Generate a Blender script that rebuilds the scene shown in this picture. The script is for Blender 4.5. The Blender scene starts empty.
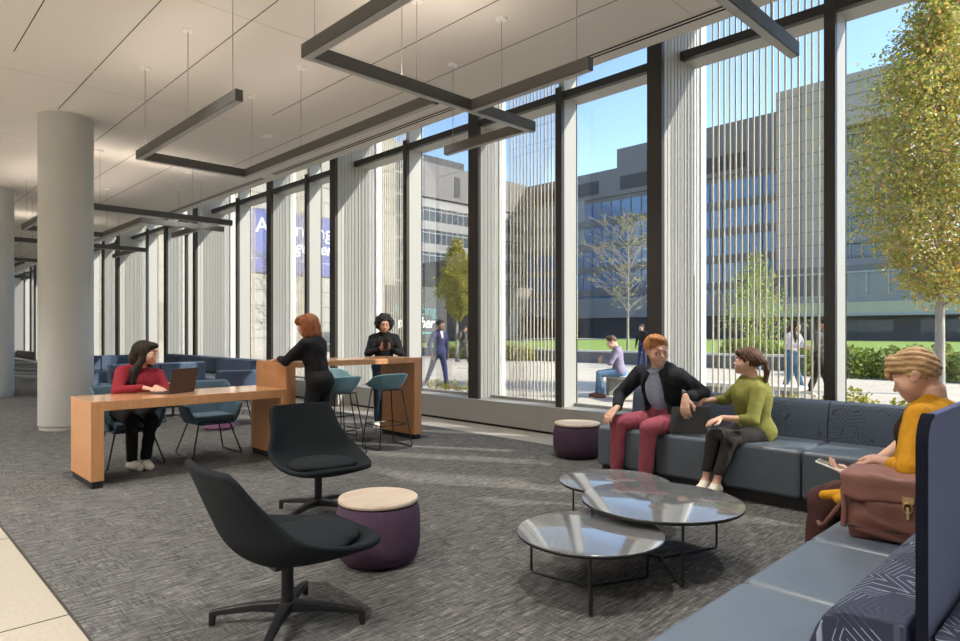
SKY_STRENGTH = .29
SUN_STRENGTH = 7.2
EXPO = 0.52
FILL_PANEL_W = 215.
FILL_SPOT_W = 24.
import bpy, math, random
import numpy as np
from mathutils import Vector, Matrix
random.seed(7); rng = np.random.default_rng(7)
SC = bpy.context.scene
COL = SC.collection
PI = math.pi
V = Vector
# ------------------------------------------------------------------ materials
def nt(name):
    m = bpy.data.materials.new(name); m.use_nodes = True
    n = m.node_tree; b = n.nodes['Principled BSDF']
    return m, n, b
def N(n, kind, **kw):
    x = n.nodes.new(kind)
    for k, v in kw.items():
        if k.startswith('i_'):
            key = k[2:]; key = int(key) if key.isdigit() else key
            x.inputs[key].default_value = v
        else: setattr(x, k, v)
    return x
def ramp(n, fac, stops, interp='LINEAR'):
    r = n.nodes.new('ShaderNodeValToRGB'); r.color_ramp.interpolation = interp
    e = r.color_ramp.elements
    while len(e) < len(stops): e.new(.5)
    for k, (p, c) in enumerate(stops):
        e[k].position = p; e[k].color = (c[0], c[1], c[2], 1)
    if fac is not None: n.links.new(fac, r.inputs[0])
    return r
def coords(n, scale=(1, 1, 1), rot=(0, 0, 0), obj=True):
    t = n.nodes.new('ShaderNodeTexCoord'); m = n.nodes.new('ShaderNodeMapping')
    m.inputs['Scale'].default_value = scale; m.inputs['Rotation'].default_value = rot
    n.links.new(t.outputs['Object' if obj else 'Generated'], m.inputs[0])
    return m.outputs[0]
def bump(n, b, h, strength=.2, dist=.01):
    x = N(n, 'ShaderNodeBump', i_Strength=strength, i_Distance=dist)
    n.links.new(h, x.inputs['Height']); n.links.new(x.outputs[0], b.inputs['Normal'])
def mat(name, col, rough=.6, metal=0., spec=.5, noise=0., nscale=20., bumps=0., bscale=60., bdist=.004, stretch=(1, 1, 1), sheen=0.):
    m, n, b = nt(name)
    b.inputs['Base Color'].default_value = (*col, 1); b.inputs['Roughness'].default_value = rough
    b.inputs['Metallic'].default_value = metal; b.inputs['Specular IOR Level'].default_value = spec
    if sheen: b.inputs['Sheen Weight'].default_value = sheen
    if noise or bumps: c = coords(n, stretch)
    if noise:
        t = N(n, 'ShaderNodeTexNoise', i_Scale=nscale, i_Detail=5.); n.links.new(c, t.inputs[0])
        r = ramp(n, t.outputs[0], [(.25, [x * (1 - noise) for x in col]), (.75, [min(1, x * (1 + noise)) for x in col])])
        n.links.new(r.outputs[0], b.inputs['Base Color'])
    if bumps:
        t = N(n, 'ShaderNodeTexNoise', i_Scale=bscale, i_Detail=4.); n.links.new(c, t.inputs[0]); bump(n, b, t.outputs[0], bumps, bdist)
    return m
MT = {}
MT['white_paint'] = mat('white_paint', (.66, .64, .60), .7, bumps=.05, bscale=30)
MT['column_paint'] = mat('column_paint', (.44, .44, .42), .55, noise=.03, nscale=3)
MT['fin_metal'] = mat('fin_metal', (.455, .455, .445), .5, spec=.4)
MT['fin_white'] = mat('fin_white', (.72, .71, .68), .5)
MT['bronze'] = mat('bronze', (.035, .032, .030), .45, spec=.4)
MT['soffit_metal'] = mat('soffit_metal', (.42, .41, .39), .5)
MT['curb_metal'] = mat('curb_metal', (.30, .30, .29), .5, noise=.04, nscale=2)
MT['rod'] = mat('rod', (.66, .58, .45), .6)
MT['fixture'] = mat('fixture', (.065, .063, .060), .5)
MT['fixture_lens'] = mat('fixture_lens', (.34, .34, .33), .35)
MT['cable'] = mat('cable', (.25, .25, .24), .4)
MT['slot'] = mat('slot', (.01, .01, .01), .9)
MT['black_metal'] = mat('black_metal', (.012, .012, .013), .38, spec=.5)
MT['steel'] = mat('steel', (.45, .45, .44), .3, metal=.9)
MT['charcoal_fabric'] = mat('charcoal_fabric', (.0125, .0155, .018), .9, spec=.12, bumps=.5, bscale=420, bdist=.002, noise=.15, nscale=300)
MT['teal_plastic'] = mat('teal_plastic', (.16, .31, .37), .5)
MT['teal_fabric'] = mat('teal_fabric', (.060, .115, .155), .8, bumps=.3, bscale=300, bdist=.002)
MT['teal_pad'] = mat('teal_pad', (.08, .15, .20), .6)
MT['blue_leather'] = mat('blue_leather', (.098, .124, .158), .36, spec=.45, noise=.08, nscale=6, bumps=.12, bscale=240, bdist=.001)
MT['blue_fabric'] = mat('blue_fabric', (.070, .105, .175), .85, bumps=.3, bscale=300, bdist=.002, noise=.06, nscale=60)
MT['panel_fabric'] = mat('panel_fabric', (.066, .088, .215), .95, bumps=.5, bscale=260, bdist=.003, noise=.16, nscale=120, sheen=.1)
MT['navy_fabric'] = mat('navy_fabric', (.007, .008, .016), .95, spec=.1, bumps=.4, bscale=260, bdist=.002)
MT['plum_fabric'] = mat('plum_fabric', (.056, .028, .056), .9, bumps=.4, bscale=160, bdist=.003, noise=.12, nscale=120)
MT['purple_fabric'] = mat('purple_fabric', (.06, .05, .16), .9)
MT['plinth'] = mat('plinth', (.012, .012, .014), .7)
MT['white_gloss'] = mat('white_gloss', (.75, .75, .73), .3)
MT['leaf_a'] = MT['leaf_b'] = None
def striped(name, base, line, scale, sharp=.45, mode='x', rough=.85):
    pass
# wood
def wood(name, c1, c2, rough=.4, scale=(1, 12, 12), coat=.0):
    m, n, b = nt(name); c = coords(n, scale)
    t = N(n, 'ShaderNodeTexNoise', i_Scale=3., i_Detail=6., i_Roughness=.6); n.links.new(c, t.inputs[0])
    r = ramp(n, t.outputs[0], [(.3, c1), (.7, c2)]); n.links.new(r.outputs[0], b.inputs['Base Color'])
    b.inputs['Roughness'].default_value = rough; b.inputs['Coat Weight'].default_value = coat; b.inputs['Coat Roughness'].default_value = .12
    return m
MT['desk_wood'] = wood('desk_wood', (.47, .225, .095), (.58, .30, .14), .42, (14, 14, 1.2))
MT['desk_top'] = wood('desk_top', (.50, .26, .12), (.60, .34, .18), .25, (14, 1.2, 14), .6)
MT['pale_wood'] = wood('pale_wood', (.43, .34, .26), (.54, .45, .36), .45, (9, 1.3, 1))
def carpet():
    m, n, b = nt('carpet'); L = n.links.new
    c = coords(n)
    def weave(sc, rot, lo, hi):
        mp = N(n, 'ShaderNodeMapping'); mp.inputs['Scale'].default_value = sc; mp.inputs['Rotation'].default_value = (0, 0, rot); L(c, mp.inputs[0])
        t = N(n, 'ShaderNodeTexNoise', i_Scale=1., i_Detail=3., i_Roughness=.65); L(mp.outputs[0], t.inputs[0])
        return ramp(n, t.outputs[0], [(lo, (0, 0, 0)), (hi, (1, 1, 1))]).outputs[0]
    w1 = weave((58, 6, 1), 0, .38, .66); w2 = weave((8, 60, 1), 0, .42, .66); w3 = weave((85, 7, 1), .0, .50, .72); w4 = weave((24, 30, 1), 0, .35, .7)
    def mixc(f, a, bb, mode='MIX'):
        x = N(n, 'ShaderNodeMix', data_type='RGBA', blend_type=mode)
        if hasattr(f, 'links'): L(f, x.inputs[0])
        else: x.inputs[0].default_value = f
        for k, s in ((6, a), (7, bb)):
            if hasattr(s, 'links'): L(s, x.inputs[k])
            else: x.inputs[k].default_value = (*s, 1)
        return x.outputs[2]
    base = mixc(w1, (.058, .058, .058), (.175, .172, .165))
    sel = weave((2.6, 2.6, 1), .3, .47, .56)
    base2 = mixc(w2, (.058, .058, .058), (.175, .172, .165))
    base = mixc(sel, base, mixc(.6, base, base2))
    hi = N(n, 'ShaderNodeMath', operation='MULTIPLY'); L(w3, hi.inputs[0]); L(w4, hi.inputs[1])
    base = mixc(hi.outputs[0], base, (.38, .37, .35))
    dk = weave((80, 6, 1), .0, .58, .68)
    base = mixc(dk, base, (.045, .044, .044))
    dk2 = weave((7, 85, 1), 0, .60, .68)
    base = mixc(dk2, base, (.040, .040, .041))
    f = weave((260, 260, 1), 0, .3, .7)
    base = mixc(.35, base, f, 'OVERLAY')
    L(base, b.inputs['Base Color']); b.inputs['Roughness'].default_value = .98; b.inputs['Specular IOR Level'].default_value = .1
    bump(n, b, f, .6, .006)
    return m
MT['carpet'] = carpet()
def terrazzo():
    m, n, b = nt('terrazzo'); L = n.links.new; c = coords(n)
    v = N(n, 'ShaderNodeTexVoronoi', i_Scale=85.); L(c, v.inputs[0])
    r = ramp(n, v.outputs['Distance'], [(.0, (.10, .09, .075)), (.17, (.18, .16, .13)), (.2, (.34, .30, .25)), (1, (.38, .34, .28))])
    v2 = N(n, 'ShaderNodeTexNoise', i_Scale=40.); L(c, v2.inputs[0])
    x = N(n, 'ShaderNodeMix', data_type='RGBA'); L(ramp(n, v2.outputs[0], [(.48, (0, 0, 0)), (.6, (1, 1, 1))]).outputs[0], x.inputs[0])
    L(r.outputs[0], x.inputs[6]); x.inputs[7].default_value = (.36, .325, .27, 1)
    L(x.outputs[2], b.inputs['Base Color']); b.inputs['Roughness'].default_value = .35
    return m
MT['terrazzo'] = terrazzo()
MT['stone_strip'] = mat('stone_strip', (.33, .31, .28), .5, noise=.08, nscale=30)
def ceiling_mat():
    return mat('ceiling_paint', (.66, .63, .58), .85)
MT['ceiling'] = ceiling_mat()
def glass(name, tint=(.93, .95, .95), refl=.5, rough=0.):
    m, n, b = nt(name); n.nodes.remove(b); L = n.links.new
    o = n.nodes['Material Output']; t = N(n, 'ShaderNodeBsdfTransparent'); t.inputs[0].default_value = (*tint, 1)
    g = N(n, 'ShaderNodeBsdfGlossy', i_Roughness=rough); f = N(n, 'ShaderNodeFresnel', i_IOR=1.5)
    k = N(n, 'ShaderNodeMath', operation='MULTIPLY'); k.inputs[1].default_value = refl; L(f.outputs[0], k.inputs[0])
    x = N(n, 'ShaderNodeMixShader'); L(k.outputs[0], x.inputs[0]); L(t.outputs[0], x.inputs[1]); L(g.outputs[0], x.inputs[2]); L(x.outputs[0], o.inputs[0])
    return m
MT['glass'] = glass('window_glass', refl=.4)
def table_glass():
    m, n, b = nt('table_glass')
    b.inputs['Base Color'].default_value = (.15, .155, .16, 1); b.inputs['Roughness'].default_value = .08
    b.inputs['Specular IOR Level'].default_value = 1.; b.inputs['IOR'].default_value = 2.3
    return m
MT['table_glass'] = table_glass()
def motif(name, base, line, scale=7., w=.12, nring=2.6, rough=.8):
    # woven fabric: patches of parallel / concentric angular lines
    m, n, b = nt(name); L = n.links.new; c = coords(n, (1, 1, 1), (.6, .3, .78))
    vo = N(n, 'ShaderNodeTexVoronoi', distance='MANHATTAN', i_Scale=scale, i_Randomness=.85); L(c, vo.inputs[0])
    mu = N(n, 'ShaderNodeMath', operation='MULTIPLY'); mu.inputs[1].default_value = nring * 3; L(vo.outputs['Distance'], mu.inputs[0])
    fr = N(n, 'ShaderNodeMath', operation='FRACT'); L(mu.outputs[0], fr.inputs[0])
    r = ramp(n, fr.outputs[0], [(0, (1, 1, 1)), (w, (1, 1, 1)), (w + .06, (0, 0, 0)), (1, (0, 0, 0))])
    ns = N(n, 'ShaderNodeTexVoronoi', distance='CHEBYCHEV', i_Scale=scale * .8, i_Randomness=1.); L(c, ns.inputs[0])
    sp = N(n, 'ShaderNodeSeparateColor'); L(ns.outputs['Color'], sp.inputs[0])
    r2 = ramp(n, sp.outputs[0], [(0, (.15, .15, .15)), (.32, (.25, .25, .25)), (.34, (1, 1, 1)), (1, (1, 1, 1))], 'CONSTANT')
    k = N(n, 'ShaderNodeMath', operation='MULTIPLY'); L(r.outputs[0], k.inputs[0]); L(r2.outputs[0], k.inputs[1])
    x = N(n, 'ShaderNodeMix', data_type='RGBA'); L(k.outputs[0], x.inputs[0]); x.inputs[6].default_value = (*base, 1); x.inputs[7].default_value = (*line, 1)
    L(x.outputs[2], b.inputs['Base Color']); b.inputs['Roughness'].default_value = rough
    return m
MT['motif_light'] = motif('motif_light', (.016, .022, .046), (.22, .26, .34), 5.5, .13)
MT['motif_dark'] = motif('motif_dark', (.060, .082, .122), (.026, .036, .054), 5., .2, 1.6)
# ------------------------------------------------------------------ objects
def link(o, parent=None):
    COL.objects.link(o)
    if parent is not None: o.parent = parent
    return o
def tag(o, label=None, cat=None, group=None, kind=None):
    if label: o['label'] = label
    if cat: o['category'] = cat
    if group: o['group'] = group
    if kind: o['kind'] = kind
    return o
def thing(name, label, cat, loc=(0, 0, 0), rz=0., group=None, kind=None):
    o = bpy.data.objects.new(name, None); o.empty_display_size = .1
    o.location = loc; o.rotation_euler = (0, 0, rz); link(o)
    return tag(o, label, cat, group, kind)
def copy_tree(o, parent=None):
    c = o.copy(); link(c)
    if parent is not None: c.parent = parent
    for ch in list(o.children): copy_tree(ch, c)
    return c
class MB:
    def __init__(s): s.v = []; s.f = []
    def add(s, vs, fs):
        k = len(s.v); s.v += [tuple(p) for p in vs]; s.f += [tuple(i + k for i in f) for f in fs]; return s
    def box(s, x0, x1, y0, y1, z0, z1):
        vs = [(x0, y0, z0), (x1, y0, z0), (x1, y1, z0), (x0, y1, z0), (x0, y0, z1), (x1, y0, z1), (x1, y1, z1), (x0, y1, z1)]
        return s.add(vs, [(0, 3, 2, 1), (4, 5, 6, 7), (0, 1, 5, 4), (1, 2, 6, 5), (2, 3, 7, 6), (3, 0, 4, 7)])
    def obox(s, c, u, v, w, a, b, d):
        c = V(c); u = V(u).normalized() * a; v = V(v).normalized() * b; w = V(w).normalized() * d
        vs = [c + u * i + v * j + w * k for k in (-1, 1) for i, j in ((-1, -1), (1, -1), (1, 1), (-1, 1))]
        return s.add(vs, [(0, 3, 2, 1), (4, 5, 6, 7), (0, 1, 5, 4), (1, 2, 6, 5), (2, 3, 7, 6), (3, 0, 4, 7)])
    def quad(s, a, b, c, d): return s.add([a, b, c, d], [(0, 1, 2, 3)])
    def tube(s, pts, r, n=8, closed=False):
        pts = [V(p) for p in pts]; m = len(pts)
        rr = r if isinstance(r, (list, tuple)) else [r] * m
        vs = []; fs = []; up = None
        for i, p in enumerate(pts):
            if closed: t = (pts[(i + 1) % m] - pts[i - 1])
            else: t = pts[min(i + 1, m - 1)] - pts[max(i - 1, 0)]
            t.normalize()
            if up is None:
                up = V((0, 0, 1)) if abs(t.z) < .9 else V((1, 0, 0))
            u = t.cross(up); 
            if u.length < 1e-5: u = t.cross(V((0, 1, 0)))
            u.normalize(); w = u.cross(t); up = w
            for k in range(n):
                a = 2 * PI * k / n; vs.append(p + (u * math.cos(a) + w * math.sin(a)) * rr[i])
        for i in range(m if closed else m - 1):
            j = (i + 1) % m
            for k in range(n):
                l = (k + 1) % n; fs.append((i * n + k, i * n + l, j * n + l, j * n + k))
        if not closed: fs += [tuple(range(n - 1, -1, -1)), tuple((m - 1) * n + k for k in range(n))]
        return s.add(vs, fs)
    def lathe(s, prof, c=(0, 0, 0), n=48):
        vs = []; fs = []; m = len(prof)
        for r, z in prof:
            for k in range(n):
                a = 2 * PI * k / n; vs.append((c[0] + r * math.cos(a), c[1] + r * math.sin(a), c[2] + z))
        for i in range(m - 1):
            for k in range(n):
                l = (k + 1) % n; fs.append((i * n + k, i * n + l, (i + 1) * n + l, (i + 1) * n + k))
        fs += [tuple(range(n - 1, -1, -1)), tuple((m - 1) * n + k for k in range(n))]
        return s.add(vs, fs)
    def prism(s, poly, z0, z1, axis='z'):
        m = len(poly)
        def P(a, b, h): return (a, b, h) if axis == 'z' else ((a, h, b) if axis == 'y' else (h, a, b))
        vs = [P(a, b, z0) for a, b in poly] + [P(a, b, z1) for a, b in poly]
        fs = [tuple(range(m - 1, -1, -1)), tuple(range(m, 2 * m))] + [(i, (i + 1) % m, (i + 1) % m + m, i + m) for i in range(m)]
        return s.add(vs, fs)
    def mesh(s, name='m'):
        me = bpy.data.meshes.new(name); me.from_pydata(s.v, [], s.f); me.update()
        import bmesh
        bm = bmesh.new(); bm.from_mesh(me); bmesh.ops.recalc_face_normals(bm, faces=bm.faces); bm.to_mesh(me); bm.free()
        return me
    def build(s, name, m, parent=None, smooth=False, bevel=0., seg=2, sub=0, loc=None):
        me = s.mesh(name); me.materials.append(MT[m] if isinstance(m, str) else m)
        o = bpy.data.objects.new(name, me); link(o, parent)
        if loc: o.location = loc
        if smooth:
            me.polygons.foreach_set('use_smooth', [True] * len(me.polygons))
            try: me.set_sharp_from_angle(angle=math.radians(40))
            except Exception: pass
        if bevel:
            b = o.modifiers.new('b', 'BEVEL'); b.width = bevel; b.segments = seg; b.limit_method = 'ANGLE'; b.angle_limit = math.radians(35)
            me.polygons.foreach_set('use_smooth', [True] * len(me.polygons))
            o.modifiers.new('wn', 'WEIGHTED_NORMAL')
        if sub:
            q = o.modifiers.new('s', 'SUBSURF'); q.levels = q.render_levels = sub
            me.polygons.foreach_set('use_smooth', [True] * len(me.polygons))
        return o
def structure(o): o['kind'] = 'structure'; return o
def fillet(pts, r, n=5):
    pts = [V(p) for p in pts]; out = [pts[0]]
    for i in range(1, len(pts) - 1):
        a = pts[i] + (pts[i - 1] - pts[i]).normalized() * r; b = pts[i] + (pts[i + 1] - pts[i]).normalized() * r
        for k in range(n + 1):
            t = k / n; out.append(a * (1 - t) ** 2 + pts[i] * 2 * t * (1 - t) + b * t * t)
    out.append(pts[-1]); return out
# ------------------------------------------------------------------ signed distance sculpting
class SDF:
    """smooth union of tapered limbs and ellipsoids, polygonised by surface nets into one continuous skin"""
    def __init__(s, h=.01): s.p = []; s.h = h; s.noise = None
    def cone(s, a, b, ra, rb, k=.02, op='add', flat=None, cut=None):
        s.p.append(('c', np.array(a, float), np.array(b, float), ra, rb, k, op, flat, cut)); return s
    def chain(s, pts, rs, k=.02, **kw):
        for i in range(len(pts) - 1): s.cone(pts[i], pts[i + 1], rs[i], rs[i + 1], k if i == 0 else min(k, .015), **kw)
        return s
    def ell(s, c, r, k=.02, op='add', R=None):
        s.p.append(('e', np.array(c, float), np.array(r, float), R, None, k, op, None, None)); return s
    def box(s, c, r, rnd=.01, k=.01, op='add', R=None):
        s.p.append(('b', np.array(c, float), np.array(r, float), R, rnd, k, op, None, None)); return s
    def bounds(s, q):
        if q[0] == 'c':
            r = max(q[3], q[4]) * (max(1, q[7][1]) if q[7] else 1)
            return np.minimum(q[1], q[2]) - r, np.maximum(q[1], q[2]) + r
        r = (np.linalg.norm(q[2]) if q[3] is not None else q[2]); return q[1] - r, q[1] + r
    def run(s):
        h = s.h; los = []; his = []
        for q in s.p:
            if q[6] == 'add':
                l, u = s.bounds(q); los.append(l); his.append(u)
        lo = np.min(los, 0) - 4 * h; hi = np.max(his, 0) + 4 * h
        n = np.ceil((hi - lo) / h).astype(int) + 1
        F = np.full(n, 10 * h + .05, np.float32)
        for q in s.p:
            kind, op, k = q[0], q[6], q[5]
            l, u = s.bounds(q); m = k * 1.5 + 3 * h
            i0 = np.maximum(((l - m - lo) / h).astype(int), 0); i1 = np.minimum(((u + m - lo) / h).astype(int) + 2, n)
            if np.any(i1 <= i0): continue
            ax = [(lo[d] + h * np.arange(i0[d], i1[d])).astype(np.float32) for d in range(3)]
            X, Y, Z = np.meshgrid(*ax, indexing='ij')
            if kind == 'c':
                a, b, ra, rb = q[1:5]
                P = [X - a[0], Y - a[1], Z - a[2]]; ab = b - a
                if q[7]:
                    nv, ratio = np.array(q[7][0], float), q[7][1]; nv = nv / np.linalg.norm(nv)
                    dn = P[0] * nv[0] + P[1] * nv[1] + P[2] * nv[2]; f = (1 / ratio - 1)
                    P = [P[d] + dn * nv[d] * f for d in range(3)]; ab = ab + nv * (ab @ nv) * f
                L2 = max(ab @ ab, 1e-9)
                t = np.clip((P[0] * ab[0] + P[1] * ab[1] + P[2] * ab[2]) / L2, 0, 1)
                D = np.sqrt((P[0] - t * ab[0]) ** 2 + (P[1] - t * ab[1]) ** 2 + (P[2] - t * ab[2]) ** 2) - (ra + (rb - ra) * t)
                if q[8] is not None:
                    for cp, cn in (q[8] if isinstance(q[8], list) else [q[8]]):
                        cn = np.array(cn, float); cn /= np.linalg.norm(cn)
                        D = np.maximum(D, (X - cp[0]) * cn[0] + (Y - cp[1]) * cn[1] + (Z - cp[2]) * cn[2])
            else:
                P = [X - q[1][0], Y - q[1][1], Z - q[1][2]]
                if q[3] is not None:
                    R = np.array(q[3]); P = [P[0] * R[0][d] + P[1] * R[1][d] + P[2] * R[2][d] for d in range(3)]
                r = q[2]
                if kind == 'e':
                    k0 = np.sqrt(sum((P[d] / r[d]) ** 2 for d in range(3))); k1 = np.sqrt(sum((P[d] / r[d] ** 2) ** 2 for d in range(3)))
                    D = k0 * (k0 - 1) / np.maximum(k1, 1e-6)
                    D = np.where(k0 < .05, -min(r), D)
                else:
                    rd = q[4]; Q = [np.abs(P[d]) - (r[d] - rd) for d in range(3)]
                    D = np.sqrt(sum(np.maximum(x, 0) ** 2 for x in Q)) + np.minimum(np.maximum(np.maximum(Q[0], Q[1]), Q[2]), 0) - rd
            sl = tuple(slice(i0[d], i1[d]) for d in range(3)); G = F[sl]
            if op == 'add':
                hh = np.clip(.5 + .5 * (G - D) / k, 0, 1); F[sl] = G * (1 - hh) + D * hh - k * hh * (1 - hh)
            else:
                hh = np.clip(.5 - .5 * (G + D) / k, 0, 1); F[sl] = G * (1 - hh) - D * hh + k * hh * (1 - hh)
        if s.noise is not None:
            ax = [(lo[d] + h * np.arange(n[d])).astype(np.float32) for d in range(3)]
            X, Y, Z = np.meshgrid(*ax, indexing='ij'); F += s.noise(X, Y, Z).astype(np.float32)
        I = F < 0; I[0] = I[-1] = 0; I[:, 0] = I[:, -1] = 0; I[:, :, 0] = I[:, :, -1] = 0
        c = I[:-1, :-1, :-1].astype(np.int8)
        for d in [(1, 0, 0), (0, 1, 0), (0, 0, 1), (1, 1, 0), (1, 0, 1), (0, 1, 1), (1, 1, 1)]:
            c = c + I[d[0]:n[0] - 1 + d[0], d[1]:n[1] - 1 + d[1], d[2]:n[2] - 1 + d[2]]
        act = np.argwhere((c > 0) & (c < 8)); idx = np.full(c.shape, -1, np.int32); idx[tuple(act.T)] = np.arange(len(act))
        acc = np.zeros((len(act), 3)); cnt = np.zeros(len(act))
        cor = [(i, j, k) for i in (0, 1) for j in (0, 1) for k in (0, 1)]
        for a in cor:
            for d in range(3):
                if a[d] == 0:
                    b = list(a); b[d] = 1
                    fa = F[act[:, 0] + a[0], act[:, 1] + a[1], act[:, 2] + a[2]]; fb = F[act[:, 0] + b[0], act[:, 1] + b[1], act[:, 2] + b[2]]
                    mk = (fa < 0) != (fb < 0); t = np.where(mk, fa / np.where(mk, fa - fb, 1), 0)
                    pt = np.array(a, float)[None] + 0 * acc; pt[:, d] += t
                    acc[mk] += pt[mk]; cnt[mk] += 1
        vs = lo + h * (act + acc / np.maximum(cnt, 1)[:, None])
        faces = []
        for d in range(3):
            e1, e2 = [(1, 2), (2, 0), (0, 1)][d]
            A = np.take(I, range(n[d] - 1), d); B = np.take(I, range(1, n[d]), d)
            for sign, mk in ((0, A & ~B), (1, ~A & B)):
                w = np.argwhere(mk); w = w[(w[:, e1] > 0) & (w[:, e2] > 0)]
                if not len(w): continue
                def at(o1, o2):
                    q = w.copy(); q[:, e1] -= o1; q[:, e2] -= o2; return idx[tuple(q.T)]
                qd = np.stack([at(1, 1), at(0, 1), at(0, 0), at(1, 0)], 1)
                if sign: qd = qd[:, ::-1]
                faces.append(qd)
        fs = np.concatenate(faces); fs = fs[(fs >= 0).all(1)]
        return vs, fs
    def build(s, name, m, parent=None, smooth_it=1):
        vs, fs = s.run(); me = bpy.data.meshes.new(name)
        me.vertices.add(len(vs)); me.vertices.foreach_set('co', vs.astype(np.float32).ravel())
        me.loops.add(len(fs) * 4); me.loops.foreach_set('vertex_index', fs.astype(np.int32).ravel())
        me.polygons.add(len(fs)); me.polygons.foreach_set('loop_start', np.arange(0, len(fs) * 4, 4, dtype=np.int32))
        try: me.polygons.foreach_set('loop_total', np.full(len(fs), 4, np.int32))
        except Exception: pass
        me.update(calc_edges=True); me.validate()
        me.polygons.foreach_set('use_smooth', [True] * len(me.polygons))
        me.materials.append(MT[m] if isinstance(m, str) else m)
        o = bpy.data.objects.new(name, me); link(o, parent); return o
# ================================================================== camera / world / sun
cam = bpy.data.cameras.new('camera'); co = bpy.data.objects.new('camera', cam); COL.objects.link(co)
cam.sensor_width = 36.; cam.lens = 36. * 646. / 960.; cam.shift_y = 11.5 / 960.; cam.clip_end = 600
co.location = (0, 0, 1.35); co.rotation_euler = (PI / 2, 0, math.radians(45.6)); SC.camera = co
SC.view_settings.view_transform = 'Standard'; SC.view_settings.look = 'None'
SC.view_settings.exposure = 0.; SC.view_settings.gamma = 1.; SC.view_settings.use_curve_mapping = False
SUN_DIR = V((.85, .50, .65)).normalized()          # towards the sun
w = bpy.data.worlds.new('sky'); SC.world = w; w.use_nodes = True
n = w.node_tree; bg = n.nodes['Background']
sky = n.nodes.new('ShaderNodeTexSky'); sky.sky_type = 'NISHITA'; sky.sun_disc = False
sky.sun_elevation = math.asin(SUN_DIR.z); sky.sun_rotation = math.atan2(SUN_DIR.x, SUN_DIR.y)
sky.air_density = 1.0; sky.dust_density = .6; sky.ozone_density = 2.2; sky.altitude = 50
n.links.new(sky.outputs[0], bg.inputs[0]); bg.inputs[1].default_value = SKY_STRENGTH
sl = bpy.data.lights.new('sun', 'SUN'); sl.energy = SUN_STRENGTH; sl.angle = math.radians(.55); sl.color = (1, .91, .78)
so = bpy.data.objects.new('sun', sl); COL.objects.link(so); so.rotation_euler = SUN_DIR.to_track_quat('Z', 'Y').to_euler(); so.location = (20, 20, 30)
# ================================================================== room shell
CZ = 4.37
structure(MB().box(-48, 8, .76, 6.0, -.2, 0).build('floor', 'carpet'))
structure(MB().box(-48, 8, -9, .76, -.2, 0).build('floor', 'terrazzo'))
structure(MB().box(-48, 8, 6.0, 7.0, -.2, 0).build('floor', 'stone_strip'))
jt = MB()
for k in range(18): x = -3.58 + (k - 14) * 1.6; jt.box(x - .004, x + .004, -9, .755, 0, .0012)
structure(jt.build('trim_1', MT['bronze'])); structure(MB().box(-48, 8, .755, .767, 0, .004).build('trim_2', 'bronze'))
structure(MB().box(-48, 8, -9, 6.02, CZ, CZ + .25).build('ceiling', 'ceiling'))
structure(MB().box(-48, 8, 5.98, 6.12, CZ + .03, 5.4).build('wall_header', 'ceiling'))
structure(MB().box(-48, 8, 5.9, 7.45, 5.35, 5.5).build('roof', 'white_paint'))
sm = MB()
for k, y in enumerate((-2.5, -1.74, -.98, -.22, .52, 1.28, 2.04, 2.8, 3.48, 4.23, 5.0)):
    a = -48
    for j in range(20):
        L = 3.04 * (1 + (j * 7 + k * 3) % 3); b = a + L
        if (j + k) % 4 != 3: sm.box(a, min(b - .04, 7.9), y - .0045, y + .0045, CZ - .0015, CZ)
        a = b
        if a > 7: break
structure(sm.build('trim_3', MT['slot']))
sm = MB()
for j in range(18):
    x = 3.1 - j * 3.04
    sm.box(x - .002, x + .002, -3, 5.75, CZ - .001, CZ)
structure(sm.build('trim_4', mat('faint_seam', (.3, .29, .27), .9)))
# linear slot diffusers along the ceiling edge
def slot(x0, x1):
    t = thing('slot_diffuser', 'twin-slot linear air diffuser set flush in the white ceiling along its glazed edge', 'air vent', (0, 0, 0), group='slot diffusers along the ceiling edge')
    MB().box(x0, x1, 5.755, 5.885, CZ - .006, CZ - .001).build('vent_frame', 'ceiling', t)
    MB().box(x0 + .01, x1 - .01, 5.775, 5.805, CZ - .008, CZ - .0065).box(x0 + .01, x1 - .01, 5.835, 5.865, CZ - .008, CZ - .0065).build('slot', 'slot', t)
for a, b in ((-5.35, -.6), (-11.6, -5.75), (-18, -12), (-24.3, -18.4)): slot(a, b)
# far end of the hall
structure(MB().box(-48.3, -48, -9, 7, 0, CZ).build('wall_left', 'white_paint'))
structure(MB().box(-34, -33.6, -9, -.2, 0, CZ).build('wall_end', 'white_paint'))
structure(MB().box(-48, 8, -9.3, -9, 0, CZ).build('wall_back', 'white_paint'))
structure(MB().box(8, 8.3, -9, 7.1, 0, 5.35).build('wall_right', 'white_paint'))
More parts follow.
